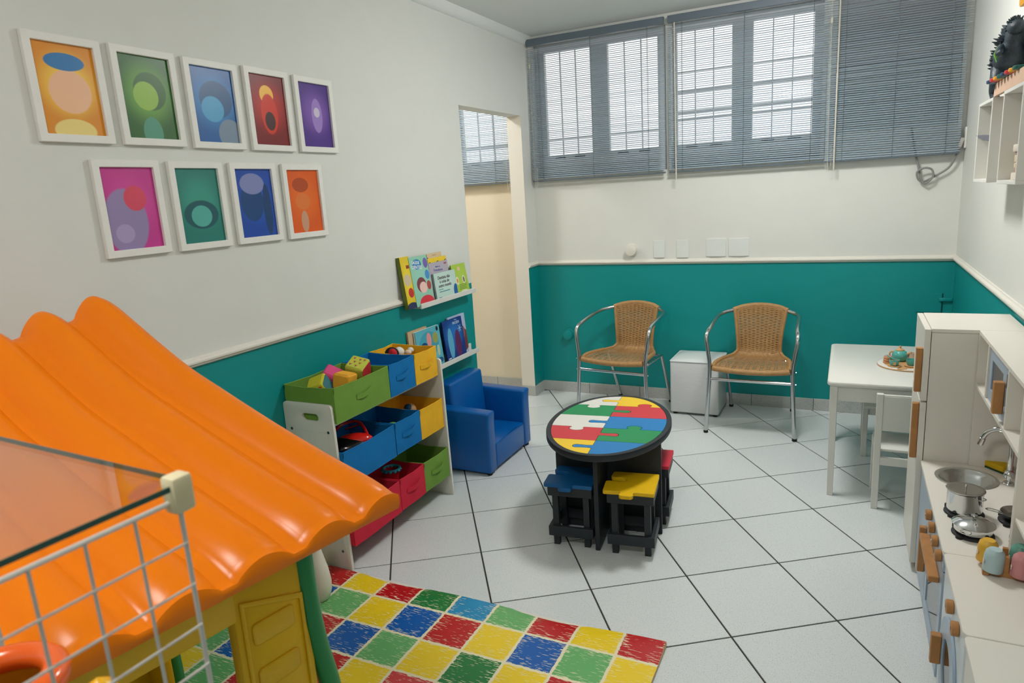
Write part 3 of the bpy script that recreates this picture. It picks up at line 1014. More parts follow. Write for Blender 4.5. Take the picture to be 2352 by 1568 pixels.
def bin_box(y0, y1, zt, fab, label, seam_at=None, bulge=0.0, dx=0.0, handle=True):
    H = 0.152
    r = thing('fabric_bin', label, 'bin', (BX0 + dx, y0, zt - H), group='cloth bins in the toy rack')
    W, D = y1 - y0 - 0.004, BX1 - BX0
    t = 0.0035
    rnd = random.Random(int(-y0 * 1000 + zt * 77))
    ph = rnd.uniform(0, 6)

    def wob(s, z):  # cloth walls bow a little and the rim dips between corners
        return 0.006 * math.sin(PI * s) * math.sin(PI * (0.2 + 0.8 * z)) * (0.6 + 0.4 * math.sin(7 * s + ph))

    def dip(s):
        return -0.006 * math.sin(PI * s) ** 1.0 * (0.8 + 0.2 * math.sin(7 * s + ph)) - 0.0005 * math.sin(19 * s + ph)

    def wall(axis, pos, sgn, n=16):
        def outer(s, z, off):
            w = wob(s, z) * (1 + bulge)
            zz = z * H + dip(s) * z
            if axis == 'x':
                return (pos + sgn * (w + off), s * W, zz)
            return (s * D, pos + sgn * (w * 0.25 + off), zz)
        m = MB()
        vs, fs = [], []
        nz = 6
        for off in (0.0, -t):
            for j in range(nz + 1):
                for i in range(n + 1):
                    vs.append(outer(i / n, j / nz, off))
        K = (n + 1) * (nz + 1)
        for j in range(nz):
            for i in range(n):
                a = j * (n + 1) + i
                f = (a, a + 1, a + n + 2, a + n + 1)
                fs.append(f)
                fs.append(tuple(q + K for q in f[::-1]))
        for i in range(n):
            a = nz * (n + 1) + i
            fs.append((a, a + 1, a + 1 + K, a + K))
        for j in range(nz):
            for i in (0, n):
                a = j * (n + 1) + i
                fs.append((a, a + n + 1, a + n + 1 + K, a + K))
        m.add(vs, fs)
        return m, outer

    for axis, pos, sgn, nm in (('x', D, 1, 'front_wall'), ('x', 0, -1, 'back_wall'), ('y', 0, -1, 'side_wall'), ('y', W, 1, 'side_wall')):
        m, outer = wall(axis, pos, sgn)
        o = m.build(nm, fab, r, smooth=60)
        rim = [outer(i / 16, 1.0, -t / 2) for i in range(17)]
        MB().tube(rim, 0.0028, 6).build('rim_piping', fab, o)
        if nm == 'front_wall':
            low = [outer(i / 16, 0.0, -t / 2) for i in range(17)]
            MB().tube(low, 0.0028, 6).build('rim_piping', fab, o)
            if handle:
                c = W / 2
                hw = min(0.055, W * 0.28)
                pth = []
                for k in range(13):
                    s = k / 12
                    yy = c - hw + 2 * hw * s
                    xx = outer(yy / W, 0.55, 0)[0] + 0.0015 + 0.010 * math.sin(PI * s) ** 1.5
                    pth.append((xx, yy, 0.078 + 0.012 * s - 0.004 * math.sin(PI * s)))
                hm = MB()
                vs, fs = [], []
                for p in pth:
                    vs += [(p[0], p[1], p[2] - 0.011), (p[0], p[1], p[2] + 0.011), (p[0] + 0.0015, p[1], p[2] + 0.011), (p[0] + 0.0015, p[1], p[2] - 0.011)]
                for k in range(12):
                    for e in range(4):
                        fs.append((k * 4 + e, k * 4 + (e + 1) % 4, k * 4 + 4 + (e + 1) % 4, k * 4 + 4 + e))
                hm.add(vs, fs + [(0, 1, 2, 3), (51, 50, 49, 48)])
                hm.build('handle', fab, o, smooth=50)
    MB().box(0, D, 0, W, 0, 0.004).build('bottom', fab, r, smooth=0)
    return r


YA, YB_ = RY_A + 0.017, RY_B - 0.017
Ya, Yb = -2.376, -2.166
bin_box(YA, Ya, 0.820, FGREEN, 'wide green cloth bin in the top row holding soft blocks')
bin_box(Ya, Yb, 0.822, FBLUE, 'blue cloth bin in the middle of the top row')
bin_box(Yb, YB_, 0.822, FYEL, 'yellow cloth bin at the far end of the top row')
bin_box(YA, Ya - 0.012, 0.540, FBLUE, 'wide blue cloth bin in the middle row', dx=0.01, handle=False)
bin_box(Ya - 0.012, Yb - 0.01, 0.545, FBLUE, 'small blue cloth bin with a handle in the middle row', dx=0.012)
bin_box(Yb - 0.01, YB_, 0.542, FYEL, 'yellow cloth bin in the middle row', dx=0.01, handle=False)
bin_box(YA, Ya - 0.03, 0.268, FRED, 'wide red cloth bin in the bottom row', dx=0.022)
bin_box(Ya - 0.03, Yb - 0.03, 0.272, FRED, 'small red cloth bin in the bottom row', dx=0.022)
bin_box(Yb - 0.03, YB_, 0.272, FGREEN, 'small green cloth bin in the bottom row', dx=0.020)


# soft toys and things in the bins
def soft_block(loc, size, rot, cols, label):
    r = thing('soft_block', label, 'toy block', loc, group='soft blocks in the green bin')
    r.rotation_euler = rot
    s = size / 2
    m = MB()
    faces = {'x+': cols[0], 'x-': cols[1 % len(cols)], 'z+': cols[2 % len(cols)], 'rest': cols[-1]}
    mats_ = [fabric('soft_%d_%d_%d' % c, c) for c in cols]
    m.box(-s, s, -s, s, -s, s)
    o = m.build('block', mats_[0], r, bevel=size * 0.12, seg=3, smooth=80)
    for k, c in enumerate(cols):
        ax = [('z', 1), ('y', -1), ('x', 1), ('x', -1), ('y', 1)][k % 5]
        a = s * 0.82
        pm = MB().prism(rrect(-a, a, -a, a, a * 0.25), s - 0.0005, s + 0.0012, 'z')
        R3 = {('z', 1): Matrix.Identity(4), ('y', -1): Matrix.Rotation(PI / 2, 4, 'X'), ('x', 1): Matrix.Rotation(PI / 2, 4, 'Y'), ('x', -1): Matrix.Rotation(-PI / 2, 4, 'Y'), ('y', 1): Matrix.Rotation(-PI / 2, 4, 'X')}[ax]
        pm.xform(R3).build('patch', mats_[k], o)
    return r, s


soft_block((0.125, -2.668, 0.790), 0.082, (0.5, -0.35, 0.3), [(196, 190, 50), (204, 44, 40), (60, 120, 130)], 'red and lime soft cube at the near end of the green bin')
soft_block((0.188, -2.580, 0.795), 0.080, (-0.1, 0.15, 0.15), [(232, 168, 50), (232, 168, 50)], 'plain yellow soft cube in the green bin')
soft_block((0.082, -2.545, 0.795), 0.084, (0.35, 0.5, 0.5), [(214, 76, 130), (214, 76, 130), (200, 60, 60)], 'pink soft cube behind the yellow one')
rb, s_ = soft_block((0.165, -2.455, 0.818), 0.088, (0.45, 0.25, 0.2), [(190, 194, 74), (190, 194, 74), (206, 48, 56)], 'lime soft cube with small bird prints in the green bin')
for i, (a, b) in enumerate(((-0.022, 0.022), (0.006, 0.02), (0.026, 0.024), (-0.012, 0.0), (0.014, -0.002), (-0.024, -0.02), (0.004, -0.022))):
    MB().prism([(a - 0.007, b + 0.004), (a + 0.007, b + 0.004), (a, b - 0.006)], s_ + 0.0012, s_ + 0.0018).build('printed_bird', mat('birdred', (196, 70, 56), 0.7), rb, smooth=0)
    MB().prism([(a - 0.003, b - 0.002), (a + 0.003, b - 0.002), (a, b - 0.009)], s_ + 0.0018, s_ + 0.0022).build('printed_bird', mat('birdblue', (50, 80, 120), 0.7), rb, smooth=0)
soft_block((0.15, -2.475, 0.722), 0.078, (0.1, 0.1, 0.4), [(24, 116, 150), (200, 50, 50), (24, 116, 150)], 'blue soft cube underneath the lime bird cube')

r = thing('soft_toy', 'small black and red soft toy lying in the yellow top bin', 'toy', (0.12, -2.10, 0.80))
KNIT = mat('knit_black', (24, 24, 28), 0.9, bump=0.5, bscale=300)
KNITC = mat('knit_cream', (226, 206, 180), 0.9, bump=0.5, bscale=300)
KNITW = mat('knit_white', (222, 222, 218), 0.9, bump=0.5, bscale=300)
KNITR = mat('knit_red', (196, 34, 44), 0.9, bump=0.5, bscale=300)
MB().ball((0, -0.03, 0.012), (0.038, 0.032, 0.034), 20).build('body', KNIT, r)
MB().ball((0.018, -0.048, 0.020), (0.024, 0.018, 0.024), 16).build('cap', KNITR, r)
MB().ball((0.02, 0.005, 0.014), (0.026, 0.026, 0.026), 16).build('bundle', KNITW, r)
MB().ball((0.03, 0.065, -0.002), (0.02, 0.016, 0.014), 14).build('foot', KNITC, r)
MB().ball((0.028, 0.092, 0.004), (0.018, 0.014, 0.015), 14).build('foot', KNITW, r)

r = thing('toy_vehicle', 'glossy red and black toy vehicle in the wide blue bin', 'toy', (0.165, -2.60, 0.465), 0.6)
r.scale = (1.2, 1.2, 1.2)
RGLOSS = mat('red_gloss', (206, 30, 24), 0.12, coat=0.5)
BGLOSS = mat('black_gloss', (14, 14, 16), 0.15, coat=0.4)
MB().ball((0, 0, 0.02), (0.10, 0.055, 0.045), 20).build('body', BGLOSS, r)
MB().ball((0.035, 0.01, 0.045), (0.07, 0.035, 0.028), 20).build('hood', RGLOSS, r)
MB().tube(smooth_path([(0.09, 0.02, 0.04), (0.05, 0.10, 0.085), (-0.02, 0.12, 0.075), (-0.05, 0.06, 0.06)], 6), 0.006, 8).build('strap', RGLOSS, r)
MB().tube(smooth_path([(0.085, 0.035, 0.03), (0.06, 0.12, 0.065), (-0.01, 0.135, 0.05)], 6), 0.003, 6).build('strap', RGLOSS, r)
MB().lathe([(0.03, 0), (0.034, 0.008), (0.03, 0.02), (0.01, 0.022)], (-0.05, -0.065, 0.05), 18).build('wheel', BGLOSS, r)
MB().lathe([(0.014, 0.019), (0.012, 0.026), (0.004, 0.028)], (-0.05, -0.065, 0.05), 14).build('hub_cap', CHROME, r)
r = thing('toy_ball', 'small blue and cream toy ball in the middle yellow bin', 'ball', (0.15, -2.06, 0.50))
MB().ball((0, 0, 0), 0.030, 20).build('ball', mat('ballcream', (196, 160, 110), 0.5), r)
MB().ball((-0.004, -0.012, 0.008), 0.0245, 18).build('cap', mat('ballblue', (20, 78, 128), 0.5), r)
r = thing('toy_doll', 'tiny dark haired toy figure in the small blue bin', 'toy', (0.15, -2.33, 0.46))
MB().ball((0, 0, 0.03), (0.022, 0.02, 0.024), 16).build('head', mat('dollhead', (190, 150, 120), 0.6), r)
MB().ball((-0.012, 0.006, 0.036), (0.024, 0.026, 0.024), 16).build('hair', mat('dollhair', (30, 20, 18), 0.8), r)
r = tag(MB().ball((0, 0, 0), (0.03, 0.03, 0.02), 16).build('toy_ball', mat('ballgreen', (120, 190, 90), 0.4)), 'small pale green toy ball in the small blue bin', 'ball')
r.location = (0.17, -2.25, 0.475)
r = thing('toy_cup', 'red toy cup with a scalloped blue rim in the small red bin', 'toy', (0.165, -2.29, 0.205))
MB().lathe([(0.030, 0), (0.032, 0.002), (0.040, 0.062), (0.038, 0.064), (0.028, 0.004), (0.001, 0.004)], (0, 0, 0), 24).build('cup', mat('cupred', (190, 20, 40), 0.3), r)
m = MB().torus((0, 0, 0.064), 0.041, 0.0055, 40, 8)
for k in range(12):
    a = 2 * PI * k / 12
    m.ball((0.043 * math.cos(a), 0.043 * math.sin(a), 0.058), (0.009, 0.009, 0.008), 10)
m.build('rim', mat('rimteal', (40, 160, 180), 0.3), r)
r = tag(MB().lathe([(0.035, 0), (0.04, 0.01), (0.044, 0.09), (0.04, 0.1), (0.01, 0.1)], (0, 0, 0), 20).build('toy_beaker', mat('beakerred', (186, 18, 30), 0.35)), 'tall red toy beaker standing in the bottom red bin', 'toy')
r.location = (0.11, -2.462, 0.14)


# ------------------------------------------------------------------ blue child armchair
BLEATH = mat('blue_leather', (0, 90, 164), 0.32, bump=0.12, bscale=350)
r = thing('armchair', 'blue leatherette child armchair beside the toy rack', 'armchair', (0.0, -1.41, 0.0))


def pad(m, x0, x1, y0, y1, z0, z1):
    return m.box(x0, x1, y0, y1, z0, z1)


arm = MB()
arm.prism([(0.03, 0.016), (0.392, 0.016), (0.392, 0.30), (0.398, 0.372), (0.05, 0.385), (0.03, 0.38)], -0.278, -0.194, 'y')
arm.build('armrest', BLEATH, r, bevel=0.012, seg=3, smooth=60)
arm = MB()
arm.prism([(0.03, 0.016), (0.392, 0.016), (0.392, 0.30), (0.398, 0.372), (0.05, 0.385), (0.03, 0.38)], 0.194, 0.278, 'y')
arm.build('armrest', BLEATH, r, bevel=0.012, seg=3, smooth=60)
bk = MB()
bk.prism([(0.012, 0.05), (0.14, 0.05), (0.135, 0.16), (0.115, 0.50), (0.02, 0.505)], -0.192, 0.192, 'y')
bk.build('backrest', BLEATH, r, bevel=0.014, seg=3, smooth=60)
se = MB()


def seatf(u, v):
    x = 0.13 + 0.258 * u
    y = -0.192 + 0.384 * v
    return (x, y, 0.158 + 0.022 * math.sin(PI * v) ** 0.5 * (1 - 0.25 * u) + 0.004 * (1 - u))


se.grid(seatf, 12, 12, flip=True)
se.build('seat_cushion', BLEATH, r, smooth=60)
MB().box(0.13, 0.389, -0.193, 0.193, 0.020, 0.172).build('seat_base', BLEATH, r, bevel=0.014, seg=3, smooth=60)
for x in (0.06, 0.37):
    for y in (-0.25, 0.25):
        MB().cyl((x, y, 0), (x, y, 0.018), 0.014, n=12).build('foot', RUBBER, r)


# ------------------------------------------------------------------ rattan armchairs
def rattan_chair():
    r = thing('rattan_chair', 'x', 'chair', (0, 0, 0), group='rattan and aluminium armchairs by the teal wall')
    # side frames: front leg, arm and top rail in one bent tube; local -y is the front
    for sx in (-1, 1):
        p = [(sx * 0.262, -0.29, 0.012), (sx * 0.250, -0.285, 0.22), (sx * 0.241, -0.278, 0.42), (sx * 0.252, -0.272, 0.52), (sx * 0.262, -0.266, 0.60), (sx * 0.262, -0.245, 0.640),
             (sx * 0.255, -0.19, 0.662), (sx * 0.252, -0.06, 0.685), (sx * 0.245, 0.04, 0.698), (sx * 0.222, 0.105, 0.706), (sx * 0.168, 0.155, 0.716)]
        MB().tube(smooth_path(p, 6), 0.0125, 12).build('arm_tube', ALU, r)
        MB().tube([(sx * 0.225, -0.20, 0.400), (sx * 0.205, 0.10, 0.395), (sx * 0.200, 0.285, 0.012)], 0.0115, 12).build('rear_leg', ALU, r)
        for x, y in ((sx * 0.262, -0.29), (sx * 0.200, 0.285)):
            MB().cyl((x, y, 0), (x, y, 0.016), 0.0145, n=12).build('foot_cap', RUBBER, r)
        for zz in (0.35, 0.425):
            MB().cyl((sx * 0.258, -0.281, zz), (sx * 0.263, -0.281, zz), 0.004, n=8).build('rivet', CHROME, r)
    MB().cyl((-0.244, -0.280, 0.352), (0.244, -0.280, 0.352), 0.0105, n=12).build('front_rail', ALU, r)
    MB().cyl((-0.205, 0.12, 0.388), (0.205, 0.12, 0.388), 0.009, n=10).build('rear_rail', ALU, r)
    # top rail wrapped in rattan
    top = [(-0.170, 0.154, 0.716), (-0.12, 0.178, 0.732), (-0.06, 0.190, 0.742), (0, 0.194, 0.745), (0.06, 0.190, 0.742), (0.12, 0.178, 0.732), (0.170, 0.154, 0.716)]
    MB().tube(smooth_path(top, 8), 0.0165, 14).build('wrapped_top_rail', TAN, r)

    # seat-to-back shell
    prof = [(-0.270, 0.418), (-0.20, 0.428), (-0.08, 0.424), (0.02, 0.418), (0.085, 0.424), (0.112, 0.455), (0.128, 0.52), (0.146, 0.60), (0.163, 0.68), (0.173, 0.722)]
    wid = [0.222, 0.222, 0.206, 0.185, 0.150, 0.133, 0.134, 0.142, 0.154, 0.160]
    P = smooth_path([(y, z, w) for (y, z), w in zip(prof, wid)], 8)
    nP = len(P)

    def shell(a, b):
        f = b * (nP - 1)
        i = min(int(f), nP - 2)
        q = P[i].lerp(P[i + 1], f - i)
        hh = max(0.0, (q.y - 0.44) / 0.3)
        curve = 0.022 * a * a
        y = q.x - curve * min(1, hh * 2.5)
        z = q.y + (0.010 * a * a if q.y < 0.44 else 0) + 0.024 * (1 - a * a) * max(0, (b - 0.85) / 0.15)
        if b < 0.2:
            y -= 0.020 * (1 - a * a) * (1 - b / 0.2)
        return Vector((a * q.z, y, z))

    def nrmf(a, b):
        e = 1e-3
        du = shell(min(a + e, 1), b) - shell(max(a - e, -1), b)
        dv = shell(a, min(b + e, 1)) - shell(a, max(b - e, 0))
        return du.cross(dv).normalized()

    we = MB()
    rows, cols = 84, 11
    for k in range(rows):
        b = 0.012 + 0.976 * (k + 0.5) / rows
        hb = 0.0047 if b < 0.42 else 0.0038
        vs, fs = [], []
        N = cols * 4
        for i in range(N + 1):
            a = -1 + 2 * i / N
            n = nrmf(a, b)
            o = 0.0030 * math.cos(PI * (i / 4) + PI * k)
            c = shell(a, b) + n * o
            tv = (shell(a, min(b + 0.004, 1)) - shell(a, max(b - 0.004, 0))).normalized()
            vs += [c - tv * hb, c + tv * hb]
        for i in range(N):
            fs.append((2 * i, 2 * i + 2, 2 * i + 3, 2 * i + 1))
        we.add(vs, fs)
    for c in range(cols):
        for off in (-0.16, 0.16):
            a = -1 + 2 * (c + 0.5 + off) / cols
            vs, fs = [], []
            M_ = 60
            for i in range(M_ + 1):
                b = i / M_
                p = shell(a, b)
                n = nrmf(a, b)
                tu = Vector((1, 0, 0))
                vs += [p - tu * 0.0026, p + tu * 0.0026]
            for i in range(M_):
                fs.append((2 * i, 2 * i + 1, 2 * i + 3, 2 * i + 2))
            we.add(vs, fs)
    we.build('woven_shell', TAN, r, smooth=60, kind='stuff')
    # wrapped rims
    for a in (-1, 1):
        MB().tube([shell(a, i / 50) for i in range(51)], [0.0135 if i < 16 else 0.0105 for i in range(51)], 10).build('wrapped_edge', TAN, r)
    MB().tube([shell(-1 + 2 * i / 24, 0.0) - Vector((0, 0.006, 0.006)) for i in range(25)], 0.0175, 12).build('wrapped_front_edge', TAN, r)
    return r


c0 = rattan_chair()
c0.location = (1.655, -0.345, 0)
c0.rotation_euler = (0, 0, math.radians(-1.0))
c0['label'] = 'rattan armchair with aluminium frame standing right of the white pouf'
c1 = copy_tree(c0)
c1.location = (0.798, -0.318, 0)
c1.rotation_euler = (0, 0, math.radians(-7.5))
c1['label'] = 'rattan armchair turned slightly toward the doorway, left of the white pouf'

# ------------------------------------------------------------------ white pouf
POUF = mat('pouf_vinyl', (214, 216, 216), 0.3, bump=0.0)
nt = POUF.node_tree
tc = nt.nodes.new('ShaderNodeTexCoord')
mp = nt.nodes.new('ShaderNodeMapping')
mp.inputs['Scale'].default_value = (4, 4, 15)
wn = nt.nodes.new('ShaderNodeTexNoise')
wn.inputs['Scale'].default_value = 2.2
wn.inputs['Detail'].default_value = 3
wn.inputs['Distortion'].default_value = 0.8
bp = nt.nodes.new('ShaderNodeBump')
bp.inputs['Strength'].default_value = 0.16
bp.inputs['Distance'].default_value = 0.012
nt.links.new(tc.outputs['Object'], mp.inputs[0])
nt.links.new(mp.outputs[0], wn.inputs['Vector'])
nt.links.new(wn.outputs['Fac'], bp.inputs['Height'])
nt.links.new(bp.outputs[0], nt.nodes['Principled BSDF'].inputs['Normal'])
PTOP = mat('pouf_top', (222, 226, 226), 0.3, bump=0.05, bscale=60)
r = thing('pouf', 'white cube pouf with wrinkled vinyl sides between the rattan chairs', 'pouf', (1.258, -0.178, 0), math.radians(-1))
MB().box(-0.163, 0.163, -0.155, 0.155, 0.015, 0.378).build('cover', POUF, r, bevel=0.012, seg=3, smooth=60)


def ptop(u, v):
    return (-0.160 + 0.32 * u, -0.152 + 0.304 * v, 0.379 + 0.020 * (math.sin(PI * u) * math.sin(PI * v)) ** 0.4 + 0.0)


MB().grid(ptop, 16, 16).build('top_cushion', PTOP, r, smooth=60)
MB().tube([(p, q, 0.378) for p, q in rrect(-0.163, 0.163, -0.155, 0.155, 0.012)], 0.004, 6, closed=True).build('piping', PTOP, r)
for x in (-0.135, 0.135):
    for y in (-0.125, 0.125):
        MB().cyl((x, y, 0), (x, y, 0.018), 0.014, n=10).build('foot', RUBBER, r)

# ------------------------------------------------------------------ oval puzzle table
DARKT = mat('table_black', (38, 43, 49), 0.5, var=0.08, vscale=30)
PCOL = {'w': mat('pz_white', (228, 226, 218), 0.35), 'g': mat('pz_green', (22, 142, 82), 0.35), 'r': mat('pz_red', (208, 52, 64), 0.35),
        'b': mat('pz_blue', (24, 124, 192), 0.35), 'y': mat('pz_yellow', (244, 204, 44), 0.35)}
tb = thing('puzzle_table', 'oval black table with a colourful jigsaw pattern top', 'table', (1.158, -1.863, 0), math.radians(6.8))
A_, B_ = 0.29, 0.435
EN = 72
ell = [(A_ * math.cos(2 * PI * k / EN), B_ * math.sin(2 * PI * k / EN)) for k in range(EN)]
MB().prism(ell, 0.432, 0.458).build('tabletop', DARKT, tb, bevel=0.004, seg=2)
a_, b_ = 0.268, 0.413
MB().ring(ell, [(a_ * math.cos(2 * PI * k / EN), b_ * math.sin(2 * PI * k / EN)) for k in range(EN)], 0.458, 0.4625).build('rim', DARKT, tb, bevel=0.001, seg=1)
VB = [0.25, 0.082, -0.086, -0.254]
U0 = -0.012


def knob(c, along, out, neck, head, h):
    """path of a jigsaw tab from c - neck*along to c + neck*along, bulging toward out"""
    c, al, ou = Vector(c), Vector(along), Vector(out)
    pts = [c - al * neck * 1.25, c - al * neck + ou * h * 0.25]
    n = 10
    for k in range(n + 1):
        a = math.radians(205 - 230 * k / n)
        pts.append(c + al * head * math.cos(a) + ou * (h - head * min(1, h / (2 * head)) + min(head, h * 0.55) * math.sin(a)))
    pts += [c + al * neck + ou * h * 0.25, c + al * neck * 1.25]
    return [tuple(p) for p in pts]


def ell_u(v):
    return a_ * math.sqrt(max(0, 1 - (v / b_) ** 2))


def hpath(k, side):
    """row boundary k from the middle outwards"""
    v = VB[k]
    e = ell_u(v)
    tabs = {(0, -1): (-0.125, -1), (0, 1): (0.13, 1), (2, -1): (-0.135, -1), (2, 1): (0.13, 1)}
    pts = [(U0, v)]
    if (k, side) in tabs:
        cu, o = tabs[(k, side)]
        t = knob((cu, v), (side, 0), (0, o), 0.026, 0.035, 0.046)
        pts += t
    pts.append((side * e, v))
    return pts


def vpath(row):
    """middle boundary of a row from top to bottom"""
    vt = [b_] + VB
    vbm = VB + [-b_]
    top, bot = vt[row], vbm[row]
    mid = (top + bot) / 2 if row in (1, 2, 3) else ((VB[0] + 0.08) if row == 0 else VB[3] - 0.075)
    o = -1 if row % 2 == 0 else 1
    tt = top if row else b_ * math.sqrt(1 - (U0 / a_) ** 2)
    bb = bot if row < 4 else -b_ * math.sqrt(1 - (U0 / a_) ** 2)
    return [(U0, tt)] + knob((U0, mid), (0, -1), (o, 0), 0.0145, 0.019, 0.088) + [(U0, bb)]


def earc(v0, v1, side, n=14):
    """ellipse arc from height v0 down to v1 on a side"""
    t0 = math.asin(max(-1, min(1, v0 / b_)))
    t1 = math.asin(max(-1, min(1, v1 / b_)))
    return [(side * a_ * math.cos(t0 + (t1 - t0) * k / n), b_ * math.sin(t0 + (t1 - t0) * k / n)) for k in range(n + 1)]


LC, RC = 'wgwry', 'yrbgb'
for row in range(5):
    for side, colr in ((-1, LC[row]), (1, RC[row])):
        mid = vpath(row)
        poly = list(mid)
        if row < 4:
            poly += hpath(row, side)[1:-1]
        topv = VB[row - 1] if row else mid[0][1]
        botv = VB[row] if row < 4 else mid[-1][1]
        arc = earc(topv, botv, side)
        if row == 4:
            arc = arc[:-1]
        if row == 0:
            arc = arc[1:]
        poly += arc[::-1]
        if row:
            poly += hpath(row - 1, side)[1:-1][::-1]
        cl = []
        for p in poly:
            if not cl or (Vector(p) - Vector(cl[-1])).length > 5e-4:
                cl.append(p)
        if (Vector(cl[0]) - Vector(cl[-1])).length < 5e-4:
            cl.pop()
        ins = inset_poly(cl, 0.0016)
        MB().prism(ins, 0.4575, 0.4615).build('puzzle_piece', PCOL[colr], tb, smooth=0)
# base: long spine and two cross panels
MB().box(0.002, 0.022, -0.392, 0.392, 0.0, 0.432).build('base_panel', DARKT, tb, bevel=0.0015, seg=1)
for v, ul, ur in ((-0.176, -0.222, 0.266), (0.176, -0.20, 0.20)):
    MB().box(ul, 0.002, v - 0.009, v + 0.009, 0.0, 0.432).build('base_panel', DARKT, tb, bevel=0.0015, seg=1)
    MB().box(0.022, ur, v - 0.009, v + 0.009, 0.0, 0.432).build('base_panel', DARKT, tb, bevel=0.0015, seg=1)


def stool(x, y, rz, seat_m, edge_m, label):
    r = thing('puzzle_stool', label, 'stool', (x, y, 0), rz, 'small stools tucked under the puzzle table')
    s = 0.104
    def arc(cx, cy, rr, a0, a1, n=6):
        return [(cx + rr * math.cos(math.radians(a0 + (a1 - a0) * k / n)), cy + rr * math.sin(math.radians(a0 + (a1 - a0) * k / n))) for k in range(n + 1)]

    poly = [(s, -s + 0.004), (s, s - 0.006)] + arc(s - 0.006, s - 0.006, 0.006, 0, 90, 3)
    poly += arc(-s + 0.016, s - 0.010, 0.010, 90, 180, 3)                       # back left corner
    poly += [(-s + 0.002, 0.052)] + arc(-s + 0.014, 0.048, 0.010, 180, 260, 3)  # lip above the slot
    poly += [(-0.046, 0.038)] + arc(-0.044, 0.020, 0.018, 85, -85, 6)           # rounded slot end
    poly += [(-s + 0.004, 0.002)] + arc(-s - 0.002, -0.010, 0.011, 100, 180, 3)  # lip below the slot
    poly += [(-s - 0.010, -s + 0.012)] + arc(-s - 0.002, -s + 0.008, 0.008, 180, 270, 3)
    poly += [(-0.052, -s + 0.002)] + arc(-0.046, -s - 0.008, 0.010, 90, 0, 3)   # neck
    poly += [(-0.040, -s - 0.018)] + arc(-0.026, -s - 0.022, 0.015, 180, 270, 4) + arc(0.004, -s - 0.022, 0.015, 270, 360, 4) + [(0.017, -s - 0.016)]
    poly += arc(0.026, -s - 0.006, 0.009, 180, 90, 3) + [(0.036, -s + 0.003), (s - 0.005, -s)]
    MB().prism(poly, 0.284, 0.301).build('seat', seat_m, r, bevel=0.002, seg=1, smooth=40)
    m = MB()
    MB().ring([(-0.098, -0.098), (0.100, -0.098), (0.100, 0.1), (-0.098, 0.1)], [(-0.084, -0.084), (0.086, -0.084), (0.086, 0.086), (-0.084, 0.086)], 0.242, 0.2838).build('apron', DARKT, r, bevel=0.001, seg=1, smooth=0)
    for a in (-1, 1):
        for b in (-1, 1):
            cx, cy = a * 0.070 + 0.001, b * 0.0705
            MB().box(cx - 0.0135, cx + 0.0135, cy - 0.0135, cy + 0.0135, 0, 0.284).build('leg', DARKT, r, bevel=0.001, seg=1, smooth=0)
    MB().ring([(-0.100, -0.1), (0.102, -0.1), (0.102, 0.1), (-0.100, 0.1)], [(-0.0838, -0.0842), (0.0858, -0.0842), (0.0858, 0.0842), (-0.0838, 0.0842)], 0.050, 0.096).build('stretcher', DARKT, r, bevel=0.001, seg=1, smooth=0)
    return r


stool(1.352, -2.152, math.radians(8), mat('st_yellow', (232, 186, 10), 0.45, var=0.04, vscale=20), None, 'small black stool with a yellow jigsaw shaped seat')
stool(1.084, -2.166, math.radians(7), mat('st_blue', (10, 92, 152), 0.45, var=0.04, vscale=20), None, 'small black stool with a blue jigsaw shaped seat')
stool(1.345, -1.848, math.radians(7), mat('st_red', (204, 44, 66), 0.45, var=0.04, vscale=20), None, 'small black stool with a red seat half hidden behind the table base')

# ------------------------------------------------------------------ white table, children chairs, tea set
TX0, TX1, TY0, TY1 = 2.092, 2.672, -1.375, -0.535
r = thing('kids_table', 'white rectangular children table behind the toy fridge', 'table', (TX0, TY0, 0))
Wt, Lt = TX1 - TX0, TY1 - TY0
MB().prism(rrect(0, Wt, 0, Lt, 0.03, 5), 0.567, 0.590).build('tabletop', WPLAST, r, bevel=0.007, seg=2)
ap = MB()
ap.box(0.030, Wt - 0.030, 0.026, 0.044, 0.49, 0.567).box(0.030, Wt - 0.030, Lt - 0.044, Lt - 0.026, 0.49, 0.567)
ap.box(0.030, 0.046, 0.044, Lt - 0.044, 0.49, 0.567).box(Wt - 0.046, Wt - 0.030, 0.044, Lt - 0.044, 0.49, 0.567)
ap.build('apron', WPLAST, r, bevel=0.0015, seg=1, smooth=0)
for x in (0.012, Wt - 0.047):
    for y in (0.012, Lt - 0.047):
        m = MB()
        h = 0.567
        b0 = 0.004
        vs = [(x + b0, y + b0, 0), (x + 0.035 - b0, y + b0, 0), (x + 0.035 - b0, y + 0.035 - b0, 0), (x + b0, y + 0.035 - b0, 0),
              (x, y, h), (x + 0.035, y, h), (x + 0.035, y + 0.035, h), (x, y + 0.035, h)]
        m.add(vs, [(3, 2, 1, 0), (4, 5, 6, 7), (0, 1, 5, 4), (1, 2, 6, 5), (2, 3, 7, 6), (3, 0, 4, 7)])
        m.build('leg', WPLAST, r, bevel=0.002, seg=1, smooth=0)


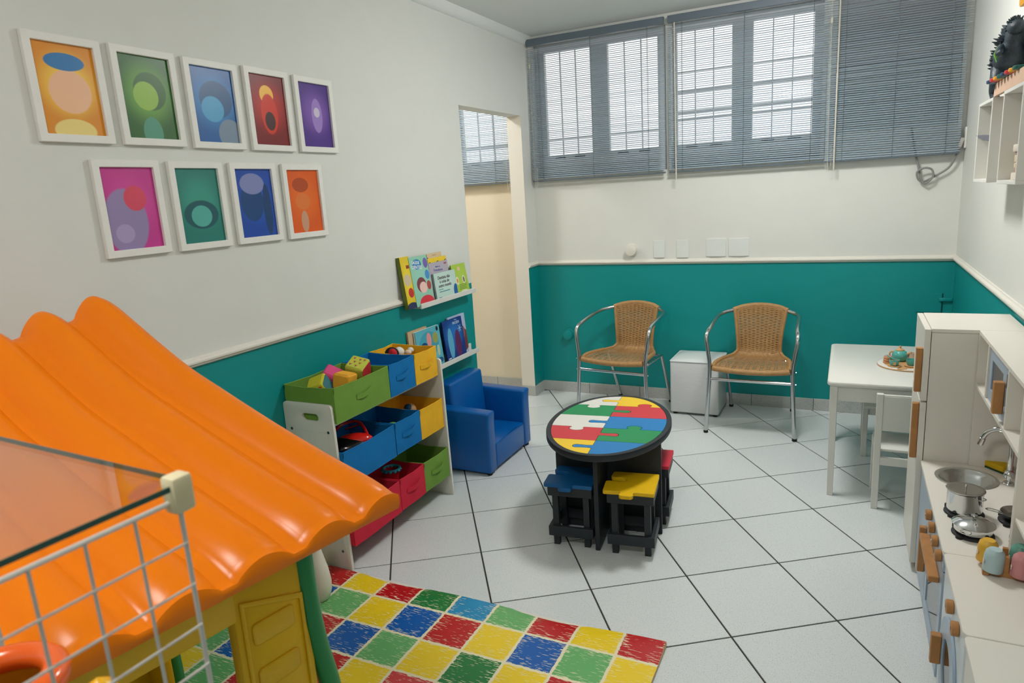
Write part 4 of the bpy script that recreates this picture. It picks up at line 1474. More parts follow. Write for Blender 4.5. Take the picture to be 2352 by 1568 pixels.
def kids_chair(x, y, rz, label):
    r = thing('kids_chair', label, 'chair', (x, y, 0), rz, 'white children chairs at the white table')
    w = 0.135  # half width, back at -y
    for sx in (-1, 1):
        xc = sx * (w - 0.014)
        m = MB()
        m.prism([(0.012, 0.0), (0.036, 0.0), (0.030, 0.30), (0.004, 0.575), (-0.020, 0.575), (0.004, 0.30)], xc - 0.014, xc + 0.014, 'x')
        m.build('back_post', WPLAST, r, bevel=0.002, seg=1, smooth=0)
        m = MB()
        m.prism([(0.232, 0.0), (0.256, 0.0), (0.262, 0.285), (0.234, 0.285)], xc - 0.014, xc + 0.014, 'x')
        m.build('front_leg', WPLAST, r, bevel=0.002, seg=1, smooth=0)
        MB().box(xc - 0.008, xc + 0.008, 0.03, 0.24, 0.245, 0.284).build('side_rail', WPLAST, r, bevel=0.001, seg=1, smooth=0)
    MB().box(-w + 0.003, w - 0.003, 0.028, 0.270, 0.285, 0.299).build('seat', WPLAST, r, bevel=0.004, seg=2)
    MB().box(-w + 0.028, w - 0.028, 0.006, 0.026, 0.225, 0.262).build('back_rail', WPLAST, r, bevel=0.001, seg=1, smooth=0)
    MB().box(-w + 0.028, w - 0.028, 0.240, 0.254, 0.245, 0.284).build('front_rail', WPLAST, r, bevel=0.001, seg=1, smooth=0)
    m = MB().box(-w + 0.028, w - 0.028, -0.004, 0.006, 0.0, 0.17)
    o = m.build('back_panel', WPLAST, r, bevel=0.001, seg=1, smooth=0)
    o.location = (0, -0.003 + 0.010, 0.395)
    o.rotation_euler = (math.radians(5.4), 0, 0)
    MB().box(-w + 0.028, w - 0.028, -0.010, 0.004, 0.552, 0.570).xform(Matrix.Translation((0, -0.002, 0))).build('top_rail', WPLAST, r, bevel=0.001, seg=1, smooth=0)
    return r


kids_chair(2.435, -1.462, 0.0, 'white children chair at the near side of the white table')
kids_chair(2.40, -0.520, PI, 'white children chair tucked under the far side of the white table')

MINT = mat('mint_enamel', (84, 168, 158), 0.28)
MINTD = mat('mint_dark', (60, 140, 132), 0.4)
r = thing('tea_tray', 'round white wooden tray with natural centre under the tea set', 'tray', (2.447, -0.985, 0.590))
MB().lathe([(0.128, 0), (0.132, 0.002), (0.132, 0.008), (0.128, 0.010), (0.105, 0.010), (0.103, 0.007), (0.0005, 0.007)], n=48).build('tray', mat('tray_white', (216, 214, 208), 0.5), r)
MB().lathe([(0.102, 0.007), (0.101, 0.0085), (0.0005, 0.0085)], n=48).build('tray_centre', WOOD, r)
MB().lathe([(0.1322, 0.002), (0.1335, 0.004), (0.1322, 0.0075)], n=48, cap=False).build('edge_band', WOOD, r)
MB().torus((-0.028, -0.117, 0.0102), 0.020, 0.003, 24, 6, M3=Matrix.Diagonal((1.0, 0.42, 1.0))).build('grip', WOOD, r)


def lathe_thing(parent, nm, prof, m, c=(0, 0, 0), n=28):
    return MB().lathe(prof, c, n).build(nm, m, parent, smooth=50)


tz = 0.590 + 0.0085
r = thing('toy_teapot', 'mint green toy teapot with wooden lid on the tray', 'teapot', (2.418, -0.925, tz))
lathe_thing(r, 'body', [(0.020, 0), (0.029, 0.004), (0.036, 0.020), (0.036, 0.034), (0.029, 0.049), (0.018, 0.055), (0.001, 0.055)], MINT)
lid = lathe_thing(r, 'lid', [(0.019, 0.0545), (0.0195, 0.058), (0.010, 0.065), (0.004, 0.067), (0.0045, 0.071), (0.006, 0.075), (0.004, 0.079), (0.001, 0.080)], WOOD)
MB().tube(smooth_path([(-0.027, 0, 0.048), (-0.043, -0.002, 0.044), (-0.046, -0.004, 0.030), (-0.034, -0.002, 0.018)], 5), 0.0042, 8).build('handle', WOOD, r)
MB().tube([(0.028, -0.006, 0.034), (0.044, -0.009, 0.046), (0.050, -0.010, 0.047)], [0.008, 0.005, 0.006], 10).build('spout', WOOD, r)
for k in range(14):
    a = 0.45 * k + 3.2
    zz = 0.012 + 0.036 * ((k * 0.37) % 1)
    MB().ball((0.0360 * math.cos(a), 0.0360 * math.sin(a), zz), 0.0014, 6).build('dot', mat('dot_white', (226, 230, 226), 0.5), r)


def toy_cup(x, y, label, spoon=False):
    r = thing('toy_teacup', label, 'cup', (x, y, tz), group='mint toy cups on the tray')
    lathe_thing(r, 'saucer', [(0.020, 0), (0.029, 0.002), (0.030, 0.005), (0.026, 0.006), (0.001, 0.005)], WOOD)
    lathe_thing(r, 'cup', [(0.013, 0.006), (0.018, 0.010), (0.0225, 0.024), (0.0235, 0.036), (0.0215, 0.036), (0.019, 0.014), (0.0005, 0.012)], MINT)
    if spoon:
        MB().tube([(-0.034, 0.020, 0.052), (0.0, 0.002, 0.036), (0.008, -0.002, 0.030)], [0.0035, 0.0028, 0.0028], 8).build('spoon_handle', MINT, r)
        MB().box(-0.006, 0.006, -0.0245, -0.0225, 0.012, 0.028).build('tea_tag', WOOD, r, smooth=0)
        MB().cyl((0, 0, 0.030), (0, 0, 0.0325), 0.019, n=20).build('tea', mat('tea', (150, 104, 70), 0.4), r)
    return r


toy_cup(2.387, -1.052, 'mint toy cup with a spoon and tea tag, left on the tray', True)
toy_cup(2.462, -1.032, 'plain mint toy cup at the right of the tray, partly behind the fridge door')
r = thing('toy_creamer', 'small pale wooden toy jug behind the right cup', 'jug', (2.474, -0.925, tz))
lathe_thing(r, 'body', [(0.014, 0), (0.018, 0.004), (0.020, 0.020), (0.018, 0.036), (0.020, 0.044), (0.017, 0.044), (0.016, 0.008), (0.0005, 0.006)], mat('jug_clear', (214, 188, 172), 0.3), n=22)
r = thing('toy_biscuits', 'little stack of wooden toy biscuits beside the cup', 'toy food', (2.360, -0.975, tz))
for k in range(3):
    lathe_thing(r, 'biscuit', [(0.017, 0), (0.020, 0.002), (0.020, 0.006), (0.017, 0.008), (0.001, 0.008)], WOOD, (0.001 * k, -0.001 * k, k * 0.012), 18)
    lathe_thing(r, 'filling', [(0.017, 0), (0.018, 0.002), (0.017, 0.0038), (0.001, 0.0038)], mat('filling', (206, 130, 120), 0.5), (0.001 * k, -0.001 * k, k * 0.012 + 0.008), 18)

# ------------------------------------------------------------------ toy kitchen
FX0 = 2.445
KY = [-1.975, -1.645]  # fridge
DARKP = mat('dark_recess', (52, 44, 44), 0.6)
r = thing('toy_fridge', 'white toy fridge with two doors and wooden handles', 'toy fridge', (FX0, KY[0], 0))
FW = KY[1] - KY[0]
FD = RX - 0.006 - FX0
b_ = MB()
b_.box(0, FD, 0, 0.014, 0.0, 0.967).box(0, FD, FW - 0.014, FW, 0.0, 0.967).box(FD - 0.006, FD, 0.014, FW - 0.014, 0.0, 0.967)
b_.box(0, FD - 0.006, 0.014, FW - 0.014, 0.03, 0.044).box(0, FD - 0.006, 0.014, FW - 0.014, 0.69, 0.704)
b_.build('body', WLAM, r, smooth=0)
MB().box(-0.001, FD, -0.001, FW + 0.001, 0.968, 0.982).build('top_board', WLAM, r, bevel=0.001, seg=1, smooth=0)
for nm_, z0, z1, hz0, hz1, thick in (('door', 0.705, 0.980, 0.735, 0.905, 0.020), ('door', 0.036, 0.699, 0.470, 0.690, 0.020)):
    d = MB().box(-0.0225, -0.0025, -0.004, FW + 0.004, z0, z1).build('door', WLAM, r, bevel=0.0012, seg=1, smooth=0)
    h = MB()
    h.box(-0.045, -0.023, 0.010, 0.034, hz0, hz1)
    h.build('handle', OAK, d, bevel=0.002, seg=1, smooth=0)
for y in (0.03, FW - 0.05):
    MB().box(0.0, 0.03, y, y + 0.02, 0, 0.03).build('foot', OAK, r, smooth=0)

CZ = 0.470


def counter_unit(nm, label, y0, y1):
    r = thing(nm, label, 'toy kitchen', (FX0, y0, 0))
    W = y1 - y0
    m = MB()
    m.box(0.004, FD, 0, 0.012, 0.0, CZ - 0.014).box(0.004, FD, W - 0.012, W, 0.0, CZ - 0.014)
    m.box(FD - 0.006, FD, 0.012, W - 0.012, 0, CZ - 0.014).box(0.004, FD - 0.006, 0.012, W - 0.012, 0.03, 0.042)
    m.build('carcass', WLAM, r, smooth=0)
    return r, W


# sink and stove unit with hutch
SY0, SY1 = -2.706, -1.978
r, W = counter_unit('toy_sink_unit', 'white toy kitchen unit with sink, stove and overhead shelf', SY0, SY1)
# worktop with sink hole
top = rrect(-0.008, FD, 0.0, W, 0.012, 4)
SKX, SKY = 2.566 - FX0, -2.118 - SY0
hole = [(SKX + 0.088 * math.cos(2 * PI * k / 48), SKY + 0.088 * math.sin(2 * PI * k / 48)) for k in range(48)]
o2, i2 = plate_with_hole(top, hole, (SKX, SKY), 12)
MB().ring(o2, i2, CZ - 0.014, CZ).build('worktop', WLAM, r, bevel=0.0012, seg=1, smooth=30)
sk = MB().lathe([(0.096, CZ + 0.0005), (0.097, CZ + 0.003), (0.090, CZ + 0.004), (0.082, CZ - 0.002), (0.076, CZ - 0.012), (0.070, CZ - 0.014), (0.058, CZ - 0.036), (0.040, CZ - 0.046), (0.0006, CZ - 0.048)], (SKX, SKY, 0), 48, cap=False)
sk.build('sink_bowl', CHROME, r, smooth=50)
# blue-grey front: oven door and cupboard door
d = MB().box(-0.004, 0.004, 0.40, W - 0.012, 0.046, CZ - 0.018).build('cupboard_door', BLUEGREY, r, bevel=0.001, seg=1, smooth=0)
MB().box(-0.026, -0.0045, 0.425, 0.447, 0.165, 0.335).build('handle', OAK, d, bevel=0.002, seg=1, smooth=0)
od_o = [(0.014, 0.046), (0.394, 0.046), (0.394, 0.395), (0.014, 0.395)]
od_i = [(0.055, 0.10), (0.355, 0.10), (0.355, 0.31), (0.055, 0.31)]
d = MB().ring(od_o, od_i, -0.004, 0.004, 'x').build('oven_door', BLUEGREY, r, bevel=0.001, seg=1, smooth=0)
MB().box(-0.001, 0.001, 0.056, 0.354, 0.101, 0.309).build('oven_window', glass_mat('oven_glass', (0.8, 0.82, 0.85), 0.02), d, smooth=0)
MB().box(-0.034, -0.0045, 0.06, 0.345, 0.335, 0.355).build('handle', OAK, d, bevel=0.002, seg=1, smooth=0)
MB().box(0.0045, 0.0055, 0.05, 0.07, 0.09, 0.32).build('window_trim', DARKP, d, smooth=0)
MB().box(-0.004, 0.004, 0.014, 0.394, 0.400, CZ - 0.018).build('control_panel', BLUEGREY, r, bevel=0.001, seg=1, smooth=0)
for k in range(4):
    kn = MB().cyl((-0.022, 0.06 + 0.092 * k, 0.427), (-0.0045, 0.06 + 0.092 * k, 0.427), 0.018, n=16).build('knob', OAK, r, bevel=0.002, seg=1)
    MB().cyl((-0.024, 0.06 + 0.092 * k, 0.427), (-0.0221, 0.06 + 0.092 * k, 0.427), 0.004, n=8).build('screw', STEEL, kn)
MB().box(0.02, 0.05, 0.02, 0.06, 0, 0.03).build('foot', OAK, r, smooth=0)
MB().box(0.02, 0.05, W - 0.06, W - 0.02, 0, 0.03).build('foot', OAK, r, smooth=0)
# hutch
HX = 2.590 - FX0
HT = 0.982
MB().box(HX, FD, 0.0, W, HT - 0.014, HT).build('hutch_top', WLAM, r, bevel=0.001, seg=1, smooth=0)
MB().box(HX, FD, 0.012, W - 0.012, 0.775, 0.789).build('hutch_shelf', WLAM, r, bevel=0.001, seg=1, smooth=0)
MB().box(HX, FD, 0.0, 0.011, CZ, HT - 0.014).build('hutch_side', WLAM, r, bevel=0.001, seg=1, smooth=0)
MB().box(HX, FD, W - 0.011, W, CZ, HT - 0.014).build('hutch_side', WLAM, r, bevel=0.001, seg=1, smooth=0)
MB().box(FD - 0.004, FD, 0.011, W - 0.011, CZ, 0.775).build('backsplash', mat('backsplash', (214, 204, 196), 0.35), r, smooth=0)
MB().box(FD - 0.004, FD, 0.011, W - 0.011, 0.789, HT - 0.014).build('backsplash', WLAM, r, smooth=0)
MY0, MY1 = -2.495 - SY0, -2.170 - SY0
for y in (MY0, MY1):
    MB().box(HX, FD - 0.004, y - 0.006, y + 0.006, 0.789, HT - 0.014).build('divider', WLAM, r, bevel=0.001, seg=1, smooth=0)
mo = [(MY0 + 0.008, 0.792), (MY1 - 0.008, 0.792), (MY1 - 0.008, 0.964), (MY0 + 0.008, 0.964)]
mi = [(MY0 + 0.10, 0.832), (MY1 - 0.045, 0.832), (MY1 - 0.045, 0.930), (MY0 + 0.10, 0.930)]
d = MB().ring(mo, mi, HX + 0.006, HX + 0.014, 'x').build('microwave_door', BLUEGREY, r, bevel=0.001, seg=1, smooth=0)
MB().box(HX + 0.009, HX + 0.011, MY0 + 0.101, MY1 - 0.046, 0.833, 0.929).build('microwave_window', glass_mat('mw_glass', (0.75, 0.76, 0.8), 0.02), d, smooth=0)
MB().box(HX - 0.022, HX + 0.005, MY0 + 0.058, MY0 + 0.084, 0.815, 0.915).build('handle', OAK, d, bevel=0.002, seg=1, smooth=0)
MB().box(HX + 0.0045, HX + 0.0058, MY0 + 0.016, MY0 + 0.044, 0.905, 0.945).build('display', mat('display', (70, 72, 76), 0.3), d, smooth=0)
MB().cyl((HX + 0.002, MY0 + 0.032, 0.84), (HX + 0.0058, MY0 + 0.032, 0.84), 0.009, n=16).build('dial', BLUEGREY, d)
MB().box(HX + 0.02, FD - 0.006, MY0 + 0.01, MY1 - 0.01, 0.795, 0.960).build('microwave_inside', mat('mw_inside', (84, 78, 80), 0.6), r, smooth=0)
# burners
BURN = [(2.522, -2.418), (2.527, -2.562), (2.665, -2.435), (2.668, -2.590)]
for bx, by in BURN:
    m = MB().lathe([(0.054, 0), (0.056, 0.002), (0.055, 0.006), (0.050, 0.008), (0.001, 0.008)], (bx - FX0, by - SY0, CZ), 28)
    for k in range(4):
        a = PI / 4 + PI / 2 * k
        m.cyl((bx - FX0 + 0.054 * math.cos(a), by - SY0 + 0.054 * math.sin(a), CZ), (bx - FX0 + 0.054 * math.cos(a), by - SY0 + 0.054 * math.sin(a), CZ + 0.009), 0.011, n=12)
    m.build('burner', mat('burner_black', (26, 27, 32), 0.55), r, smooth=40)
# tap
fx, fy = 2.688 - FX0, -2.128 - SY0
t = MB()
t.lathe([(0.016, CZ), (0.018, CZ + 0.002), (0.016, CZ + 0.006), (0.006, CZ + 0.008)], (fx, fy, 0), 20)
t.lathe([(0.006, CZ + 0.006), (0.006, CZ + 0.02), (0.0155, CZ + 0.024), (0.0175, CZ + 0.032), (0.0135, CZ + 0.046), (0.008, CZ + 0.05)], (fx, fy, 0), 20)
tp = r
t.build('tap_base', CHROME, r, smooth=50)
MB().tube(smooth_path([(fx, fy + 0.004, CZ + 0.04), (fx, fy + 0.004, CZ + 0.14), (fx - 0.012, fy + 0.012, CZ + 0.178), (fx - 0.04, fy + 0.024, CZ + 0.188), (fx - 0.068, fy + 0.032, CZ + 0.172), (fx - 0.082, fy + 0.038, CZ + 0.142)], 7), 0.0085, 12).build('tap_spout', CHROME, r, smooth=60)
MB().cyl((fx - 0.079, fy + 0.0365, CZ + 0.148), (fx - 0.086, fy + 0.0395, CZ + 0.122), 0.0105, n=16).build('aerator', CHROME, r, bevel=0.001, seg=1)


def on_counter(nm, label, cat, x, y, group=None):
    return thing(nm, label, cat, (x, y, CZ), group=group)


# pots
r = thing('toy_pot', 'tall steel toy pot with a flat lid on the front left burner', 'pot', (2.522, -2.418, CZ + 0.008))
lathe_thing(r, 'body', [(0.044, 0), (0.047, 0.002), (0.049, 0.010), (0.050, 0.070), (0.052, 0.072), (0.049, 0.073), (0.047, 0.070), (0.046, 0.006), (0.0005, 0.004)], CHROME, n=40)
lathe_thing(r, 'lid', [(0.053, 0.0735), (0.054, 0.076), (0.050, 0.0775), (0.044, 0.0755), (0.0008, 0.0765)], STEEL, n=40)
MB().cyl((0, 0, 0.0765), (0, 0, 0.087), 0.0022, n=8).ball((0, 0, 0.089), 0.0038, 10).build('lid_knob', CHROME, r)
for sg in (-1, 1):
    MB().tube(smooth_path([(0.014, sg * 0.050, 0.062), (0.010, sg * 0.062, 0.063), (-0.010, sg * 0.062, 0.063), (-0.014, sg * 0.050, 0.062)], 5), 0.0016, 6).xform(Matrix.Rotation(0.75, 4, 'Z')).build('loop_handle', CHROME, r)
r = thing('toy_casserole', 'low steel toy casserole with a domed lid on the near burner', 'pot', (2.527, -2.562, CZ + 0.008))
lathe_thing(r, 'body', [(0.044, 0), (0.048, 0.002), (0.050, 0.008), (0.051, 0.026), (0.049, 0.026), (0.046, 0.005), (0.0005, 0.004)], CHROME, n=40)
lathe_thing(r, 'lid', [(0.056, 0.0262), (0.057, 0.028), (0.050, 0.033), (0.036, 0.040), (0.018, 0.0445), (0.0008, 0.046)], CHROME, n=40)
MB().lathe([(0.004, 0.045), (0.003, 0.050), (0.008, 0.053), (0.009, 0.056), (0.001, 0.058)], n=16).build('lid_knob', CHROME, r)
for sg in (-1, 1):
    MB().tube(smooth_path([(0.014, sg * 0.050, 0.017), (0.010, sg * 0.061, 0.016), (-0.010, sg * 0.061, 0.016), (-0.014, sg * 0.050, 0.017)], 5), 0.0016, 6).xform(Matrix.Rotation(-0.5, 4, 'Z')).build('loop_handle', CHROME, r)
r = thing('toy_frying_pan', 'small steel toy frying pan on the back burner', 'pan', (2.665, -2.435, CZ + 0.008))
lathe_thing(r, 'pan', [(0.036, 0), (0.042, 0.003), (0.050, 0.022), (0.052, 0.024), (0.049, 0.024), (0.041, 0.006), (0.0005, 0.004)], STEEL, n=36)
MB().tube(smooth_path([(-0.047, 0.008, 0.018), (-0.078, 0.012, 0.022), (-0.088, 0.006, 0.022), (-0.078, 0.0, 0.021), (-0.047, -0.006, 0.018)], 5), 0.0018, 6).build('wire_handle', CHROME, r)
r = thing('toy_ladle', 'small steel toy bowl standing behind the near back burner', 'toy', (2.676, -2.505, CZ + 0.012))
lathe_thing(r, 'bowl', [(0.010, 0), (0.018, 0.004), (0.023, 0.014), (0.021, 0.014), (0.015, 0.005), (0.0005, 0.003)], CHROME, n=22)
r = thing('sponge', 'yellow and green washing up sponge beside the toy sink', 'sponge', (2.676, -1.996, CZ + 0.001), math.radians(-50))
SPON = mat('sponge_yellow', (206, 166, 20), 0.95, bump=0.9, bscale=220)
pz = [(-0.042, -0.026), (0.042, -0.026), (0.042, 0.026), (-0.042, 0.026)]
MB().prism([(-0.044, -0.024), (0.044, -0.024), (0.040, 0.026), (-0.040, 0.026)], 0.006, 0.026).build('foam', SPON, r, bevel=0.003)
MB().prism([(-0.044, -0.024), (0.044, -0.024), (0.040, 0.026), (-0.040, 0.026)], 0.0, 0.0058).build('scouring_pad', mat('pad_green', (40, 72, 40), 0.95, bump=0.9, bscale=400), r)
r = tag(MB().grid(lambda u, v: (0.004 * math.sin(14 * v + 3 * u), -0.018 + 0.036 * u + 0.005 * math.sin(9 * v), 0.11 * v), 10, 20).grid(lambda u, v: (0.003 + 0.004 * math.sin(14 * v + 3 * u), -0.018 + 0.036 * u + 0.005 * math.sin(9 * v), 0.11 * v), 10, 20, flip=True)
        .build('dish_cloth', mat('cloth_pink', (206, 40, 84), 0.9, var=0.5, vscale=40), smooth=70), 'crumpled pink and white dish cloth hanging behind the toy tap', 'cloth')
r.location = (2.722, -2.105, 0.51)
r = thing('toy_spoon', 'steel toy spoon leaning behind the toy tap', 'spoon', (2.715, -2.19, CZ), 0.0)
MB().tube([(0, 0, 0.02), (0.004, 0.01, 0.12)], 0.002, 6).build('handle', STEEL, r)
MB().ball((0, -0.004, 0.018), (0.005, 0.013, 0.018), 14).build('bowl', STEEL, r)

# washing machine unit
WY0, WY1 = -3.106, -2.708
r, W = counter_unit('toy_washing_unit', 'white toy washing machine unit with a round blue-grey door', WY0, WY1)
MB().prism(rrect(-0.008, FD, 0.0, W, 0.014, 4), CZ - 0.014, CZ).build('worktop', WLAM, r, bevel=0.0012, seg=1, smooth=30)
MB().box(-0.002, 0.004, 0.012, W - 0.012, 0.046, CZ - 0.016).build('front_panel', mat('washer_front', (214, 222, 226), 0.35), r, bevel=0.001, seg=1, smooth=0)
cy, cz = W / 2, 0.225
circ = lambda R: [(cy + R * math.cos(2 * PI * k / 48), cz + R * math.sin(2 * PI * k / 48)) for k in range(48)]
d = MB().ring(circ(0.140), circ(0.080), -0.010, -0.0025, 'x').build('door', BLUEGREY, r, bevel=0.001, seg=1, smooth=30)
MB().prism(circ(0.079), -0.006, -0.0045, 'x').build('door_glass', glass_mat('washer_glass', (0.55, 0.52, 0.52), 0.05), d, smooth=30)
MB().prism(circ(0.0785), -0.0024, -0.0021, 'x').build('drum', DARKP, d, smooth=0)
MB().box(-0.036, -0.0105, cy + 0.085, cy + 0.108, cz - 0.045, cz + 0.045).build('handle', OAK, d, bevel=0.002, seg=1, smooth=0)
for k in range(2):
    kn = MB().cyl((-0.020, 0.10 + 0.10 * k, 0.418), (-0.0025, 0.10 + 0.10 * k, 0.418), 0.019, n=16).build('knob', OAK, r, bevel=0.002, seg=1)
    MB().cyl((-0.022, 0.10 + 0.10 * k, 0.418), (-0.0201, 0.10 + 0.10 * k, 0.418), 0.004, n=8).build('screw', STEEL, kn)
MB().box(HX, FD, W - 0.011, W, CZ, HT).build('hutch_side', WLAM, r, bevel=0.001, seg=1, smooth=0)
MB().box(HX, FD, 0.0, 0.011, CZ, HT).build('hutch_side', WLAM, r, bevel=0.001, seg=1, smooth=0)
MB().box(HX + 0.004, FD - 0.004, 0.011, W - 0.011, 0.60, 0.612).build('hutch_shelf', WLAM, r, bevel=0.001, seg=1, smooth=0)
MB().box(FD - 0.004, FD, 0.011, W - 0.011, CZ, HT).build('backsplash', mat('backsplash', (214, 204, 196), 0.35), r, smooth=0)
# third unit toward the camera
VY0, VY1 = -3.62, -3.110
r, W = counter_unit('toy_cabinet_unit', 'white toy kitchen cabinet nearest the camera on the right', VY0, VY1)
MB().prism(rrect(-0.008, FD, 0.0, W, 0.014, 4), CZ - 0.014, CZ).build('worktop', WLAM, r, bevel=0.0012, seg=1, smooth=30)
MB().box(-0.002, 0.004, 0.012, W - 0.012, 0.046, CZ - 0.016).build('door', WLAM, r, bevel=0.001, seg=1, smooth=0)

# cup rack with four upturned cups
r = thing('cup_rack', 'small wooden rack for toy cups on the toy worktop', 'rack', (2.566, -2.768, CZ), math.radians(-6))
m = MB()
m.box(-0.040, 0.075, -0.032, -0.020, 0, 0.014).box(-0.040, 0.075, 0.020, 0.032, 0, 0.014)
m.box(-0.046, -0.030, -0.040, 0.040, 0.0, 0.010).box(0.060, 0.075, -0.040, 0.040, 0.0, 0.010)
m.build('base', OAK, r, bevel=0.0015, seg=1, smooth=0)
MB().box(0.000, 0.013, -0.032, -0.020, 0.014, 0.060).build('post', OAK, r, bevel=0.001, seg=1, smooth=0)
MB().box(0.000, 0.013, 0.020, 0.032, 0.014, 0.060).build('post', OAK, r, bevel=0.001, seg=1, smooth=0)


def mug(x, y, rgb, label, z=0.014, tilt=0.0):
    r = thing('toy_mug', label, 'cup', (x, y, CZ + z), group='upturned pastel toy cups')
    r.rotation_euler = (tilt, 0.06, 0)
    m_ = mat('mug_%d_%d_%d' % rgb, rgb, 0.4)
    lathe_thing(r, 'cup', [(0.0240, 0), (0.0246, 0.002), (0.0238, 0.044), (0.0215, 0.055), (0.0155, 0.0610), (0.0150, 0.0625), (0.0008, 0.062)], m_, n=30)
    fl_ = MB()
    for k in range(5):
        a = 2 * PI * k / 5
        fl_.ball((-0.0238, -0.006 + 0.005 * math.cos(a), 0.024 + 0.005 * math.sin(a)), (0.0012, 0.0034, 0.0034), 8)
    fl_.build('flower_print', mat('flower', (226, 206, 196), 0.5), r)
    return r


mug(2.533, -2.742, (222, 172, 62), 'mustard yellow upturned toy cup on the rack')
mug(2.540, -2.793, (176, 200, 204), 'pale blue upturned toy cup on the rack')
mug(2.604, -2.752, (96, 152, 136), 'sage green upturned toy cup on the rack')
mug(2.600, -2.802, (206, 138, 140), 'dusty pink upturned toy cup on the rack')

# ------------------------------------------------------------------ niches on the right wall and what stands on them
NX = 2.62


def niche(y0, y1, label):
    r = thing('wall_niche', label, 'shelf', (RX, y0, 1.490), group='white box shelves on the right wall')
    W, D, H, t = y1 - y0, RX - NX, 0.312, 0.012
    MB().box(-D, 0, 0, W, 0, t).build('bottom_board', WPLAST, r, bevel=0.001, seg=1, smooth=0)
    MB().box(-D, 0, 0, W, H - t, H).build('top_board', WPLAST, r, bevel=0.001, seg=1, smooth=0)
    MB().box(-D, 0, 0, t, t, H - t).build('side_board', WPLAST, r, bevel=0.001, seg=1, smooth=0)
    MB().box(-D, 0, W - t, W, t, H - t).build('side_board', WPLAST, r, bevel=0.001, seg=1, smooth=0)
    MB().box(-0.004, 0, t, W - t, t, H - t).build('back_board', WPLAST, r, smooth=0)


niche(-1.642, -1.332, 'white box shelf on the right wall nearest the window')
niche(-2.165, -1.852, 'white box shelf on the right wall holding the tooth model')

# dinosaur figure
r = thing('toy_dinosaur', 'dark spiny toy dinosaur standing on the far box shelf', 'toy', (2.682, -1.50, 1.802))
DINO = mat('dino_skin', (42, 54, 62), 0.45, var=0.25, vscale=60, bump=0.8, bscale=180)
DGRN = mat('dino_green', (92, 146, 60), 0.5)
body = bpy.data.meshes.new('body')
m = MB()
m.tube(smooth_path([(0, 0.06, 0.10), (0.0, 0.03, 0.135), (0, -0.02, 0.165), (0, -0.055, 0.20), (0.0, -0.06, 0.235)], 6),
       [0.030 + 0.024 * math.sin(PI * min(1, k / 18)) for k in range(25)], 14)
m.tube(smooth_path([(0, 0.05, 0.11), (0, 0.12, 0.075), (0, 0.165, 0.05), (0, 0.20, 0.045)], 6), [0.036 - 0.030 * k / 18 for k in range(19)], 12)
m.ball((0, -0.085, 0.245), (0.030, 0.045, 0.028), 16)
for sx in (-1, 1):
    m.tube(smooth_path([(sx * 0.024, 0.03, 0.12), (sx * 0.034, 0.0, 0.07), (sx * 0.034, 0.035, 0.035), (sx * 0.034, 0.03, 0.012)], 6), [0.030 - 0.017 * k / 18 for k in range(19)], 12)
    m.ball((sx * 0.034, 0.012, 0.010), (0.016, 0.034, 0.010), 12)
    m.tube(smooth_path([(sx * 0.035, -0.05, 0.185), (sx * 0.05, -0.085, 0.16), (sx * 0.042, -0.105, 0.165)], 5), [0.014 - 0.007 * k / 10 for k in range(11)], 10)
m.build('body', DINO, r, smooth=60)
sp = MB()
for k in range(22):
    t = k / 21
    if t < 0.55:
        s = t / 0.55
        p = Vector((0, 0.055 - 0.06 * s + 0.02 * math.sin(3 * s), 0.15 + 0.115 * s))
        out = Vector((0, 0.8, 0.6))
    else:
        s = (t - 0.55) / 0.45
        p = Vector((0, 0.07 + 0.12 * s, 0.135 - 0.075 * s))
        out = Vector((0, 0.35, 0.9))
    h = 0.030 * math.sin(PI * (0.15 + 0.8 * t)) + 0.006
    for sx in (-0.016, 0.0, 0.016):
        sp.cyl(p + Vector((sx, 0, 0)), p + Vector((sx * 1.8, 0, 0)) + out.normalized() * (h if sx == 0 else h * 0.6), 0.010, 0.0015, n=6)
rnd = random.Random(3)
for k in range(150):
    t = rnd.random()
    a = rnd.uniform(-1.9, 1.9)
    cpt = Vector((0, 0.045 - 0.10 * t, 0.12 + 0.115 * t))
    rr = 0.046 if t < 0.75 else 0.034
    dn = Vector((math.sin(a), math.cos(a) * 0.75, math.cos(a) * 0.65)).normalized()
    sp.cyl(cpt + dn * rr * 0.85, cpt + dn * (rr + rnd.uniform(0.008, 0.02)) + Vector((0, 0, 0.004)), 0.007, 0.0015, n=5)
for k in range(40):
    a, b3 = rnd.uniform(0, 2 * PI), rnd.uniform(0.1, 1.2)
    dn = Vector((math.cos(a) * math.sin(b3), math.sin(a) * math.sin(b3), math.cos(b3)))
    cpt = Vector((0, -0.075, 0.245))
    sp.cyl(cpt + Vector((dn.x * 0.026, dn.y * 0.038, dn.z * 0.024)), cpt + Vector((dn.x * 0.040, dn.y * 0.052, dn.z * 0.042)), 0.006, 0.0012, n=5)
sp.build('back_spines', DINO, r, smooth=0)
MB().tube([(-0.034, -0.02, 0.13), (-0.046, -0.03, 0.165), (-0.042, -0.04, 0.19)], [0.008, 0.011, 0.006], 8).build('side_patch', DGRN, r)

